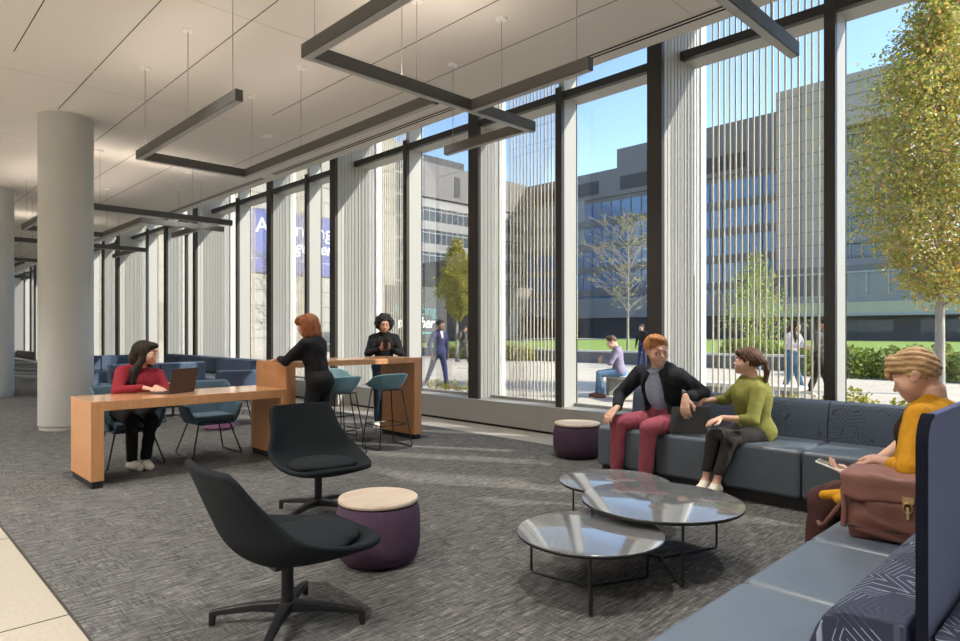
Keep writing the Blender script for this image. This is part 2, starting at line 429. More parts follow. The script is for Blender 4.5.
# ================================================================== facade
def ribbed(x0, x1, y0, y1, z0, z1, pitch=.068, dep=.007):
    pts = []; n_ = max(2, int((y1 - y0) / pitch)); p = (y1 - y0) / n_
    for i in range(n_):
        y = y0 + i * p; pts += [(x1, y), (x1, y + p * .80), (x1 - dep, y + p * .84), (x1 - dep, y + p * .96)]
    pts.append((x1, y1))
    left = [(x0 + (x1 - q[0]), q[1]) for q in reversed(pts)]
    return MB().prism(pts + left, z0, z1)
trim_no = [5]
def trimname():
    trim_no[0] += 1; return 'trim_%d' % trim_no[0]
def pier(kind, xc):
    t = bpy.data.objects.new(trimname(), None); link(t); t['kind'] = 'structure'
    if kind == 'W':
        MB().box(xc - .09, xc + .09, 6.28, 6.34, 0, CZ + .9).build('mullion_nose', 'bronze', t)
        ribbed(xc - .088, xc + .088, 6.34, 7.15, 0, 5.35).build('ribbed_cladding', 'fin_metal', t)
        MB().box(xc - .09, xc + .09, 7.15, 7.17, .2, 5.35).build('glazing_gasket', 'bronze', t)
        MB().box(xc - .088, xc + .085, 7.17, 7.31, .2, 5.35).build('outer_fin', 'fin_white', t)
    elif kind == 'N':
        MB().box(xc - .105, xc + .105, 6.66, 6.72, .36, CZ + .9).build('mullion_nose', 'bronze', t)
        ribbed(xc - .10, xc + .10, 6.72, 7.10, .36, 5.35).build('ribbed_cladding', 'fin_metal', t)
        MB().box(xc - .10, xc + .10, 7.10, 7.12, .2, 5.35).build('glazing_gasket', 'bronze', t)
        MB().box(xc - .10, xc + .095, 7.12, 7.26, .2, 5.35).build('outer_fin', 'fin_white', t)
    else:
        MB().box(xc - .05, xc + .05, 6.66, 6.72, .36, 4.56).build('mullion_nose', 'bronze', t)
        MB().box(xc - .045, xc + .045, 6.72, 6.98, .36, 5.35).build('smooth_cladding', 'fin_metal', t)
        MB().box(xc - .05, xc + .05, 6.98, 7.0, .2, 5.35).build('glazing_gasket', 'bronze', t)
piers = []
for k in range(-3, 14):
    piers.append(('B', -2.06 - 3.27 * k))
    piers.append(('W' if k % 2 == 0 else 'N', (-3.70 if k % 2 == 0 else -3.68) - 3.27 * k))
piers.sort(key=lambda p: -p[1])
piers = [p for p in piers if -46 < p[1] < 7.9]
for p in piers: pier(*p)
wn = 0
for (ka, xa), (kb, xb) in zip(piers[:-1], piers[1:]):        # xa > xb
    wn += 1; wa = {'W': .09, 'N': .10, 'B': .045}
    x1 = xa - wa[ka]; x0 = xb + wa[kb]
    t = bpy.data.objects.new('window_%d' % wn, None); link(t); t['kind'] = 'structure'
    MB().box(x0, x1, 7.000, 7.016, .37, 4.41).build('pane', 'glass', t)
    MB().box(x0, x1, 7.000, 7.016, 4.47, 5.34).build('upper_pane', 'glass', t)
    MB().box(x0, x1, 6.68, 6.76, 4.40, 4.495).build('transom', 'bronze', t)
    MB().box(x0, x1, 6.76, 7.04, 4.405, 4.455).build('transom_soffit', 'soffit_metal', t)
    MB().box(x0, x1, 6.94, 7.0, .362, .40).build('sill_bead', 'curb_metal', t)
    if kb in 'WN' and x1 < 4:                                  # sun screen of slender upright rods outside
        t = thing('rod_screen', 'sun screen of slender cream upright rods fixed outside the tall window', 'sun screen', (x0, 7.25, 0), group='rod sun screens outside the windows')
        near = x1 > -9
        nr = int((x1 - x0 - .27) / .068)
        me = MB().box(-.0095, .0095, -.004, .004, .14, 5.4).mesh('rod'); me.materials.append(MT['rod'])
        if near:
            for j in range(nr):
                o = bpy.data.objects.new('rod', me); link(o, t); o.location = (.11 + j * .068, 0, 0)
        else:
            m_ = MB()
            for j in range(nr): x = .11 + j * .068; m_.box(x - .0095, x + .0095, -.004, .004, .14, 5.4)
            o = m_.build('rod', 'rod', t); o['kind'] = 'stuff'
        MB().box(.05, x1 - x0 - .1, -.02, .02, 5.3, 5.4).build('top_rail', 'rod', t)
        MB().box(.05, x1 - x0 - .1, -.03, .03, .10, .15).build('bottom_rail', 'rod', t)
structure(MB().box(-47, 7, 6.60, 7.12, .035, .36).build('trim_5', 'curb_metal'))
structure(MB().box(-47, 7, 6.63, 7.12, 0, .035).build('baseboard_window', 'plinth'))
# columns
for k, (x, y) in enumerate(((-10.57, 2.2), (-16.75, 2.2), (-22.9, 2.2), (-29.1, 2.2))):
    t = bpy.data.objects.new('column', None); link(t); t['kind'] = 'structure'; t.location = (x, y, 0)
    MB().lathe([(.335, .06), (.335, CZ - .015)], n=64).build('shaft', 'column_paint', t, smooth=True)
    MB().lathe([(.32, 0), (.32, .06)], n=64).build('base_ring', 'soffit_metal', t, smooth=True)
    MB().lathe([(.345, CZ - .015), (.345, CZ)], n=64).build('collar', 'ceiling', t, smooth=True)
# ================================================================== pendant light fixtures
FZ = 3.42
def fixture(segs, wires, label, lights=()):
    x, y = segs[0][0]
    t = thing('pendant_light', label, 'ceiling light', (x, y, FZ), group=None)
    for q, (a, b) in enumerate(segs):
        (xa, ya), (xb, yb) = a, b; hw = .035 - .0008 * q
        x0, x1, y0, y1 = min(xa, xb) - hw - x, max(xa, xb) + hw - x, min(ya, yb) - hw - y, max(ya, yb) + hw - y
        MB().box(x0, x1, y0, y1, -.045 + .0008 * q, .055 - .0008 * q).build('light_bar', 'fixture', t)
        MB().box(x0 + .008, x1 - .008, y0 + .008, y1 - .008, -.052 + .0008 * q, -.0445).build('lens', 'fixture_lens', t)
    for (wx, wy) in wires:
        MB().tube([(wx - x, wy - y, .05), (wx - x, wy - y, CZ - FZ - .01)], .0035, 6).build('cable', 'cable', t)
        MB().lathe([(.05, CZ - FZ - .02), (.06, CZ - FZ)], (wx - x, wy - y, 0), 20).build('canopy', 'white_gloss', t)
def zed(ox, lab):
    fixture([((ox, 2.45), (ox + 2.65, 2.45)), ((ox, 2.45), (ox, 3.73)), ((ox, 3.73), (ox + 3.8, 3.73))],
            [(ox + 1.55, 2.43), (ox + .25, 2.43), (ox + 2.6, 2.43), (ox + .25, 3.70), (ox + 1.5, 3.70), (ox + 3.6, 3.70)], lab)
def cross(ox, lab):
    fixture([((ox, 2.43), (ox + 2.4, 2.43)), ((ox, 2.43), (ox, 4.93)), ((ox, 4.10), (ox + 1.30, 4.10)), ((ox - 1.23, 4.90), (ox, 4.90))],
            [(ox + .1, 2.43), (ox + 1.5, 2.43), (ox - 1.12, 4.88), (ox, 4.5), (ox + 1.2, 4.10), (ox, 3.3)], lab)
zed(-8.2, 'dark bent-bar pendant light hanging beside the large round column, open end facing the column')
cross(-4.30, 'dark branching pendant light hanging over the two swivel lounge chairs')
fixture([((-1.78, 4.95), (-1.78, 2.4)), ((-1.78, 2.4), (.6, 2.4)), ((-1.78, 3.7), (1.6, 3.7))], [(-1.78, 4.55), (-1.78, 2.6)], 'pendant light bar hanging over the sofa by the tallest window')
fixture([((-12.1, 2.43), (-12.1, 5.2)), ((-14.5, 5.0), (-12.1, 5.0))], [(-12.1, 3.0), (-12.1, 4.5), (-14.2, 5.0)], 'dark angled pendant light hanging over the blue corner sofa')
fixture([((-15.5, 2.5), (-12.9, 2.5)), ((-15.5, 2.5), (-15.5, 3.9)), ((-15.5, 3.9), (-12.95, 3.9)), ((-12.95, 3.9), (-12.95, 5.4))], [(-15.2, 2.5), (-13.4, 2.5), (-15.2, 3.9), (-13, 5)], 'dark pendant light of four joined bars hanging beyond the large round column')
fixture([((-17.6, 2.4), (-17.6, 5.4)), ((-19.6, 5.2), (-17.6, 5.2)), ((-17.6, 3.4), (-15.9, 3.4))], [(-17.6, 3.0), (-17.6, 4.8), (-19.2, 5.2)], 'dark pendant light hanging beside the second round column')
cross(-22.4, 'dark branching pendant light hanging between the second and third columns')
zed(-27, 'dark bent-bar pendant light hanging beyond the third column')
cross(-29.5, 'dark branching pendant light hanging near the end wall of the hall')
# small fill lamps added in the ceiling to brighten the seats by the windows
def fill_spot(x, y, power=60, col=(1, .86, .72)):
    t = thing('fill_spot', 'small round fill lamp added in the white ceiling', 'ceiling light', (x, y, CZ - .004), group='added ceiling fill lamps')
    MB().lathe([(.07, -.012), (.085, .004)], n=20).build('trim_ring', 'white_gloss', t)
    l = bpy.data.lights.new('fill_spot_lamp', 'AREA'); l.shape = 'DISK'; l.size = .13; l.energy = power; l.color = col; l.spread = math.radians(95)
    o = bpy.data.objects.new('fill_spot_lamp', l); link(o, t); o.location = (0, 0, -.03)

def fill_panel_lamp(x, y):  # unseen fill light, added behind the camera to lift the interior
    t = thing('fill_panel', 'large fill light added out of view in the white ceiling behind the viewer', 'ceiling light', (x, y, CZ), group='added fill lights behind the viewer')
    MB().box(-1.2, 1.2, -.6, .6, -.012, -.002).build('panel_frame', 'white_gloss', t)
    l = bpy.data.lights.new('fill_panel_lamp', 'AREA'); l.shape = 'RECTANGLE'; l.size = 2.3; l.size_y = 1.1; l.energy = FILL_PANEL_W; l.color = (1, .965, .92); l.spread = math.radians(125)
    o = bpy.data.objects.new('fill_panel_lamp', l); link(o, t); o.location = (0, 0, -.02)
for x in (3.0, -2.4, -7.8, -13.2, -18.6, -24.0): fill_panel_lamp(x, -2.2)
for x in (.3, -5.1, -10.5): fill_panel_lamp(x, -5.6)
# warm up-light from the lounge pendant onto the ceiling
for (x, y, sx, sy, e) in ((-3.0, 2.43, 2.2, .05, 26), (-4.3, 3.2, .05, 2.2, 22), (-7.0, 2.45, 2.4, .05, 10), (-6.4, 3.73, 3.4, .05, 10), (-12.15, 3.6, .05, 2.2, 24), (-14.5, 2.45, 2.4, .05, 14), (-14.5, 3.73, 3, .05, 14), (-20., 3.6, .05, 2.2, 24)):
    l = bpy.data.lights.new('pendant_lamp', 'AREA'); l.shape = 'RECTANGLE'; l.size = sx; l.size_y = sy; l.energy = e * .3; l.color = (1, .84, .72); l.spread = math.radians(140)
    o = bpy.data.objects.new('pendant_lamp', l); COL.objects.link(o); o.location = (x, y, FZ + .07); o.rotation_euler = (PI, 0, 0)

for x, y in ((-12.6, 4.6), (-9.4, 4.6), (-6.2, 4.6), (-3.2, 4.75), (-.5, 4.6), (-1.6, 1.7), (-5.6, 1.7)): fill_spot(x, y, FILL_SPOT_W, (1, .95, .88))
# ================================================================== furniture
def sheet(grid, name, m, parent, thick=.03, sub=1, offset=0.):
    ny = len(grid); nx = len(grid[0]); vs = [p for r in grid for p in r]
    fs = [(j * nx + i, j * nx + i + 1, (j + 1) * nx + i + 1, (j + 1) * nx + i) for j in range(ny - 1) for i in range(nx - 1)]
    me = bpy.data.meshes.new(name); me.from_pydata([tuple(v) for v in vs], [], fs); me.materials.append(MT[m])
    me.polygons.foreach_set('use_smooth', [True] * len(me.polygons))
    o = bpy.data.objects.new(name, me); link(o, parent)
    q = o.modifiers.new('t', 'SOLIDIFY'); q.thickness = thick; q.offset = offset
    if sub:
        q = o.modifiers.new('s', 'SUBSURF'); q.levels = q.render_levels = sub
    return o
def interp(keys, t):
    for (a, va), (b, vb) in zip(keys[:-1], keys[1:]):
        if t <= b:
            f = (t - a) / (b - a); f = f * f * (3 - 2 * f) if False else f
            return [x + (y - x) * f for x, y in zip(va, vb)]
    return list(keys[-1][1])
def catmull(pts, n):
    out = []; P = [V(p) for p in pts]; m = len(P)
    for i in range(n):
        t = i / (n - 1) * (m - 1); k = min(int(t), m - 2); f = t - k
        p0 = P[max(k - 1, 0)]; p1 = P[k]; p2 = P[k + 1]; p3 = P[min(k + 2, m - 1)]
        out.append(.5 * ((2 * p1) + (p2 - p0) * f + (2 * p0 - 5 * p1 + 4 * p2 - p3) * f * f + (3 * p1 - p0 - 3 * p2 + p3) * f ** 3))
    return out
def lounge_chair(loc, face, label, base_rot):
    rz = math.atan2(face[1], face[0]) - PI / 2
    t = thing('swivel_lounge_chair', label, 'chair', (loc[0], loc[1], 0), rz)
    # profile along the centre line: (y, z, half width, side lift, side forward)
    prof = catmull([(.362, .405, .20), (.325, .378, .275), (.20, .342, .335), (.02, .328, .355), (-.14, .352, .345), (-.235, .43, .315), (-.29, .54, .285), (-.335, .65, .268), (-.37, .75, .258), (-.385, .79, .228)], 22)
    lift = catmull([(.0, 0, 0), (.02, 0, 0), (.07, 0, 0), (.12, .0, 0), (.14, .05, 0), (.10, .10, 0), (.05, .10, 0), (.02, .075, 0), (0, .05, 0), (0, .03, 0)], 22)
    g = []
    for (y, z, w), lf in zip(prof, lift):
        row = []
        for i in range(15):
            u = -1 + 2 * i / 14; a = abs(u)
            row.append((u * w * (1 - .04 * a ** 4), y + lf[1] * a ** 2.2, z + lf[0] * a ** 2.4))
        g.append(row)
    sheet(g, 'seat_shell', 'charcoal_fabric', t, .034, 1, 1.)
    c = SDF(.009); c.ell((0, .07, .382), (.245, .24, .05), .01); c.ell((0, .22, .398), (.20, .11, .038), .03)
    c.build('seat_cushion', 'charcoal_fabric', t)
    MB().lathe([(.028, .08), (.028, .29), (.03, .295), (.07, .305), (.07, .325)], n=24).build('pedestal', 'black_metal', t, smooth=True)
    MB().box(-.11, .11, -.11, .11, .30, .32).build('seat_plate', 'black_metal', t)
    for k in range(4):
        a = base_rot - rz + k * PI / 2; c_, s_ = math.cos(a), math.sin(a)
        def Q(r, z, sd): return (r * c_ - sd * s_, r * s_ + sd * c_, z)
        m_ = MB()
        secs = [(.0, .115, .028, .05), (.15, .105, .020, .036), (.33, .075, .014, .026), (.352, .062, .013, .022), (.356, .0, .012, .012)]
        vs = []
        for i, (r, z, hw, th) in enumerate(secs):
            if i < 3: vs += [Q(r, z, -hw), Q(r, z, hw), Q(r, z - th, hw), Q(r, z - th, -hw)]
            elif i == 3: vs += [Q(r + .004, z + .004, -hw), Q(r + .004, z + .004, hw), Q(r - .026, z - .02, hw), Q(r - .026, z - .02, -hw)]
            else: vs += [Q(r + .002, z, -hw), Q(r + .002, z, hw), Q(r - .022, z, hw), Q(r - .022, z, -hw)]
        fs = [(0, 1, 2, 3), (16, 17, 18, 19)] + [(4 * i + j, 4 * i + (j + 1) % 4, 4 * i + 4 + (j + 1) % 4, 4 * i + 4 + j) for i in range(4) for j in range(4)]
        m_.add(vs, fs); m_.build('leg', 'black_metal', t, bevel=.004)
    return t
RR = V((.6997, .7145, 0)); FF = V((-.7145, .6997, 0))
lounge_chair((-2.75, 1.45), (.03, 1), 'charcoal swivel lounge chair beside the plum pouf, its shell seen from behind', math.atan2(.252, .235))
lounge_chair((-4.27, 2.50), (.98, -.14), 'charcoal swivel lounge chair showing its seat, in front of the bar table', .4)
def pouf(loc, label, s=1., zs=1.):
    t = thing('pouf', label, 'stool', (loc[0], loc[1], 0))
    n_ = 96; vs = []; fs = []
    prof = [(.175, .0), (.20, .005), (.232, .03), (.25, .075), (.256, .13), (.256, .25), (.248, .30), (.238, .328), (.215, .335), (0.05, .335)]
    for r, z in prof:
        for k in range(n_):
            a = 2 * PI * k / n_; rr = r - (.003 * (k % 3 == 0) if .02 < z < .33 else 0)
            vs.append((rr * s * math.cos(a), rr * s * math.sin(a), z * s))
    for i in range(len(prof) - 1):
        for k in range(n_): l = (k + 1) % n_; fs.append((i * n_ + k, i * n_ + l, (i + 1) * n_ + l, (i + 1) * n_ + k))
    fs.append(tuple(range(n_ - 1, -1, -1))); fs.append(tuple((len(prof) - 1) * n_ + k for k in range(n_)))
    m_ = MB().add(vs, fs); o = m_.build('upholstered_body', 'plum_fabric', t, smooth=True)
    MB().lathe([(.228, .336), (.240, .340), (.243, .352), (.238, .362), (.0001, .362)], n=64).build('wood_top', 'pale_wood', t, smooth=True).scale = (s, s, s)
    t.scale = (1, 1, zs)
pouf((-3.16, 2.25), 'plum pouf with pale wood top beside the two charcoal swivel chairs', .97, 1.07)
pouf((-4.27, 5.66), 'plum pouf with pale wood top standing against the window curb beside the sofa', 1.02)
def coffee_table(loc, r, h, ang, label, rl):
    t = thing('coffee_table', label, 'table', (loc[0], loc[1], 0))
    MB().lathe([(r - .012, h - .022), (r - .004, h - .018), (r, h - .010), (r, h - .0065), (.0001, h - .0065)], n=96).build('rim', 'black_metal', t, smooth=True)
    MB().lathe([(r - .004, h - .006), (r - .003, h - .001), (r - .006, h), (.0001, h)], n=96).build('glass_top', 'table_glass', t, smooth=True)
    for a in ang:
        c_, s_ = math.cos(a), math.sin(a); zf = .009
        def Q(rr, z): return (rr * c_, rr * s_, z)
        MB().tube(fillet([Q(0, zf), Q(rl, zf), Q(rl, h - .02)], .02), .0075, 10).build('leg', 'black_metal', t, smooth=True)
coffee_table((-1.99, 3.456), .468, .355, [math.radians(-45.5), math.radians(70.9), math.radians(192.7)], 'largest of three round smoked-glass coffee tables, its top overlapping the other two', .44)
coffee_table((-2.03, 2.80), .385, .300, [math.radians(-54), math.radians(190), math.radians(66)], 'low round smoked-glass coffee table tucked under the largest one, nearest the swivel chairs', .36)
coffee_table((-2.60, 3.875), .385, .300, [math.radians(180), math.radians(300), math.radians(60)], 'low round smoked-glass coffee table in front of the seated man, partly under the largest one', .36)
# ---- desk and bar table
def waterfall(x0, x1, y0, y1, h, th, label, name, right_leg, pw=.10):
    t = thing(name, label, 'table', (x0, y0, 0)); dx = x1 - x0; dy = y1 - y0
    MB().box(0, dx, 0, dy, h - th, h - .004).build('apron', 'desk_wood', t, bevel=.002)
    MB().box(.002, dx - .002, .002, dy - .002, h - .004, h).build('table_top', 'desk_top', t)
    MB().box(0, dx, 0, pw, .06, h - th).build('end_panel', 'desk_wood', t, bevel=.002)
    MB().box(.01, dx - .01, .01, pw - .01, 0, .06).build('plinth', 'plinth', t)
    if right_leg is not None:
        MB().box(0, dx, right_leg, dy, .06, h - th).build('end_panel', 'desk_wood', t, bevel=.002)
        MB().box(.01, dx - .01, right_leg + .01, dy - .01, 0, .06).build('plinth', 'plinth', t)
waterfall(-6.98, -6.28, 1.49, 3.33, .75, .085, 'long low wooden desk with a waterfall end panel, running up to the bar table', 'desk', 1.75)
waterfall(-7.07, -6.36, 3.34, 5.19, 1.03, .065, 'tall wooden bar table with end panels beside the window curb', 'bar_table', 1.85 - .11, .11)
# ---- tub armchair
def rrect(w, d, n_=7, r=.09):
    pts = []
    for cx, cy, a0 in ((w - r, d - r, 0), (-w + r, d - r, PI / 2), (-w + r, -d + r, PI), (w - r, -d + r, 3 * PI / 2)):
        for k in range(n_): a = a0 + PI / 2 * k / (n_ - 1); pts.append((cx + r * math.cos(a), cy + r * math.sin(a)))
    return pts
def tub_chair(loc, face, label, group=None, m='teal_fabric', pad='teal_pad', legs=True, name='tub_armchair', cat='chair'):
    rz = math.atan2(face[1], face[0]) - PI / 2
    t = thing(name, label, cat, (loc[0], loc[1], 0), rz, group)
    # U-shaped wall: from front right, round the back, to the front left
    path = []
    for k in range(23):
        s = k / 22
        if s < .3: f = s / .3; p = (1, 1 - f * 1.75)
        elif s > .7: f = (1 - s) / .3; p = (-1, 1 - f * 1.75)
        else:
            a = (s - .3) / .4 * PI; p = (math.copysign(abs(math.cos(a)) ** .6, math.cos(a)), -.75 - .25 * math.sin(a) ** .6)
        path.append(p)
    g = []
    for j in range(7):
        f = j / 6; row = []
        for k, (px, py) in enumerate(path):
            back = min(1, max(0, (.35 - py) / 1.0))
            top = .57 + .23 * back ** .8; z = .37 + (top - .37) * f
            w_ = .21 + .085 * f ** .8; d_ = .215 + .05 * f
            yb = -(.03 * f) if py < 0 else -.06 * f
            row.append((px * w_, py * d_ + yb, z))
        g.append(row)
    sheet(g, 'shell', m, t, .035, 1, 0)
    MB().box(-.21, .21, -.2, .22, .35, .385).build('seat_base', m, t, bevel=.012)
    MB().box(-.198, .198, -.19, .235, .385, .445).build('seat_pad', pad, t, bevel=.025, seg=4)
    if legs:
        for s in (-1, 1):
            MB().tube(fillet([(s * .17, .15, .35), (s * .265, .255, .008), (s * .265, -.255, .008), (s * .17, -.15, .35)], .03), .0085, 8).build('sled_leg', 'black_metal', t, smooth=True)
        for y_ in (.15, -.15): MB().tube([(-.17, y_, .345), (.17, y_, .345)], .0085, 8).build('crossbar', 'black_metal', t)
    return t
tub_chair((-7.24, 2.06), (1, 0), 'teal tub armchair under the seated woman in a red sweater')
tub_chair((-7.24, 2.87), (1, .0), 'empty teal tub armchair pushed up to the low wooden desk')
# ---- bar stool
def bar_stool(loc, face, label):
    rz = math.atan2(face[1], face[0]) - PI / 2
    t = thing('bar_stool', label, 'stool', (loc[0], loc[1], 0), rz)
    g = []
    for j in range(10):
        f = .12 + .88 * j / 9; row = []
        for i in range(37):
            th = 2 * PI * i / 36; c_, s_ = math.cos(th), math.sin(th)
            ex = math.copysign(abs(c_) ** .85, c_); ey = math.copysign(abs(s_) ** .85, s_)
            back = max(0, -ey); frn = max(0, ey)
            wall = .185 * back ** .75 + .095 * (1 - back) * (1 - frn ** 1.5) - .012 * frn
            q = max(0, (f - .55) / .45)
            z = .675 + wall * q ** 1.5 + .01 * f * f
            fl = f + .03 * q * back
            row.append((ex * .235 * fl, ey * .215 * fl - .02 * q * back, z))
        g.append(row)
    c0 = [(0, 0, .674)] * 37
    sheet([c0] + g, 'seat_shell', 'teal_plastic', t, .016, 1, -1.)
    for s in (-1, 1):
        MB().tube(fillet([(s * .13, .13, .68), (s * .215, .215, .008), (s * .215, -.225, .008), (s * .13, -.13, .68)], .03), .0075, 8).build('sled_leg', 'black_metal', t, smooth=True)
    zf = .27; q = .13 + .085 * (.68 - zf) / .672
    MB().tube([(-q, q, zf), (q, q, zf)], .007, 8).build('footrest', 'black_metal', t)
    for pa, pb in (((-q, -q, zf), (q, -q, zf)), ((-q, -q, zf), (-q, q, zf)), ((q, -q, zf), (q, q, zf)), ((-.13, .13, .675), (.13, .13, .675)), ((-.13, -.13, .675), (.13, -.13, .675))):
        MB().tube([pa, pb], .007, 8).build('crossbar', 'black_metal', t)
    return t
bar_stool((-6.22, 4.55), (-1, .12), 'teal bar stool closest to the bar table end panel, its low back towards the room')
bar_stool((-6.22, 3.90), (-1, .0), 'teal bar stool between the red-haired woman and the other stool on the room side')
bar_stool((-7.32, 4.52), (1, -.1), 'teal bar stool on the window side of the bar table')
# ---- sofas
def sofa(label, name, mods, front, back, axis, h=.46, hb=.78, back_span=None, pattern='motif_dark', end_pat=None, loc=(0, 0)):
    pass
def seat_block(t, x0, x1, y0, y1, h=.46):
    MB().box(x0 + .003, x1 - .003, y0, y1, .09, h).build('seat', 'blue_leather', t, bevel=.035, seg=5)
wsofa = thing('corner_sofa', 'long slate blue leather sofa with patterned back along the windows, three people seated on it', 'sofa', (-3.62, 5.1, 0))
wsofa['label'] = 'slate blue leather sofa along the windows, under the seated man and the woman in green'
xs = [0, .615, 1.23, 1.84, 2.52, 3.40]
for a, b in zip(xs[:-1], xs[1:]):
    seat_block(wsofa, a, b, 0, .86 if b < 3.3 else .86)
    prof = [(.60, .30), (.60, .42), (.612, .60), (.628, .72), (.655, .765), (.70, .78), (.80, .775), (.845, .74), (.86, .66), (.86, .10), (.62, .10)]
    MB().prism(prof, a + .003, b - .003, 'x').build('backrest', 'motif_dark', wsofa, bevel=.006)
MB().box(.03, 3.40, .05, .83, 0, .09).build('plinth', 'plinth', wsofa)
rsofa = thing('bench_sofa', 'blue leather bench sofa with line-patterned backrest, the brown backpack resting on it', 'sofa', (-1.01, .94, 0))
ys = [0, .68, 1.36, 2.04, 2.72, 3.40, 4.15]
for a, b in zip(ys[:-1], ys[1:]):
    x1 = .62
    MB().box(0, x1, a + .003, b - .003, .09, .46).build('seat', 'blue_leather', rsofa, bevel=.035, seg=5)
    if a > .5:
        prof = [(.36, .30), (.385, .46), (.455, .60), (.475, .655), (.495, .695), (.535, .715), (.60, .72), (.66, .72), (.66, .10), (.60, .10)]
        MB().prism(prof, a + .003, b - .003, 'y').build('backrest', 'motif_light', rsofa, bevel=.008)
MB().box(.05, .62, .03, 4.1, 0, .09).build('plinth', 'plinth', rsofa)
bsofa = thing('bench_sofa', 'line-patterned sofa back on the far side of the blue fabric screen', 'sofa', (-.30, 1.62, 0))
for a, b in ((0, .68), (.68, 1.36), (1.36, 2.04), (2.04, 2.72)):
    MB().prism([(.0, .10), (.0, .72), (.06, .72), (.125, .715), (.165, .695), (.185, .655), (.205, .60), (.275, .46), (.30, .30)], a + .003, b - .003, 'y').build('backrest', 'motif_light', bsofa, bevel=.008)
    MB().box(.04, .66, a + .003, b - .003, .09, .46).build('seat', 'blue_leather', bsofa, bevel=.035, seg=5)
MB().box(.06, .6, .02, 2.7, 0, .1).build('plinth', 'plinth', bsofa)
scr = thing('privacy_screen', 'tall blue felt privacy screen standing between the two sofa backs', 'screen', (-.325, 1.62, 0))
def rbox(y0, y1, z0, z1, r=.065):
    pts = []
    for cy, cz, a0 in ((y1 - r, z1 - r, 0), (y0 + r, z1 - r, PI / 2)):
        for k in range(8): a = a0 + PI / 2 * k / 7; pts.append((cy + r * math.cos(a), cz + r * math.sin(a)))
    return pts + [(y0, z0), (y1, z0)]
MB().prism(rbox(.014, 2.0, .02, 1.168), -.009, .010, 'x').build('felt_panel', 'panel_fabric', scr, bevel=.004)
arc = [(.0, .02), (.0, .6), (.0, 1.103)] + [(.065 - .065 * math.cos(a * PI / 16), 1.103 + .065 * math.sin(a * PI / 16)) for a in range(1, 9)]
vs = []
for i, (y, z) in enumerate(arc):
    a = 0 if i < 3 else (i - 2) * PI / 16; ny, nz = -math.cos(a), math.sin(a)
    for r_ in (.003, -.004):
        for x in (-.0105, .0115): vs.append((x, y + .014 + ny * r_, z + nz * r_))
fs = [(0, 1, 3, 2)] + [(4 * i + p, 4 * i + q, 4 * i + 4 + q, 4 * i + 4 + p) for i in range(len(arc) - 1) for p, q in ((0, 1), (1, 3), (3, 2), (2, 0))]
MB().add(vs, fs + [tuple(4 * (len(arc) - 1) + k for k in (0, 2, 3, 1))]).build('edge_binding', 'navy_fabric', scr)
# ---- far blue seating
fs1 = thing('corner_sofa', 'long blue sofa under the far windows, behind the desk', 'sofa', (-17.2, 5.05, 0))
for k in range(6):
    a = k * .82; a2 = a + .82
    MB().box(a + .004, a2 - .004, 0, .9, .09, .46).build('seat', 'blue_leather', fs1, bevel=.035, seg=3)
    MB().box(a + .004, a2 - .004, .64, .9, .46, .80).build('backrest', 'blue_fabric', fs1, bevel=.03, seg=3)
MB().box(.05, 4.9, .05, .85, 0, .09).build('plinth', 'plinth', fs1)
for k in range(2):
    MB().box(-.02, .88, -1.64 + k * .82 + .004, -.82 + k * .82 - .004, .09, .46).build('seat', 'blue_fabric', fs1, bevel=.035, seg=3)
    MB().box(-.02, .24, -1.64 + k * .82 + .004, -.82 + k * .82 - .004, .46, .80).build('backrest', 'blue_fabric', fs1, bevel=.03, seg=3)
bs2 = thing('bench_sofa', 'blue sofa seen from behind, between the large column and the red-sweatered woman', 'sofa', (-12.3, 3.15, 0))
for k in range(2):
    MB().box(-.62, .0, k * .8 + .004, k * .8 + .796, .09, .44).build('seat', 'blue_fabric', bs2, bevel=.03, seg=3)
    MB().box(-.0, .2, k * .8 + .004, k * .8 + .796, .09, .80).build('backrest', 'blue_fabric', bs2, bevel=.03, seg=3)
MB().box(-.6, .16, .03, 1.57, 0, .09).build('plinth', 'plinth', bs2)
tub_chair((-10.4, 3.1), (-.3, 1), 'blue tub armchair with its back to the large column', m='blue_fabric', pad='blue_leather', name='tub_armchair')
tub_chair((-9.45, 4.15), (-1, .25), 'blue tub armchair with a low round back behind the bar table end', m='blue_fabric', pad='blue_leather', legs=True)
t = thing('side_table', 'small white table between the blue seats beyond the desk', 'table', (-10.9, 3.75, 0))
MB().lathe([(.24, .50), (.24, .525)], n=32).build('table_top', 'white_gloss', t); MB().lathe([(.02, .01), (.02, .50)], n=12).build('stem', 'black_metal', t); MB().lathe([(.17, 0), (.16, .012)], n=32).build('base', 'black_metal', t)
pk = thing('pouf', 'small pink pouf half hidden behind the low desk', 'stool', (-9.0, 3.72, 0))
MB().lathe([(.16, 0), (.2, .03), (.21, .2), (.2, .36), (.17, .39)], n=32).build('body', mat('pink_fabric', (.36, .16, .32), .9), pk, smooth=True)
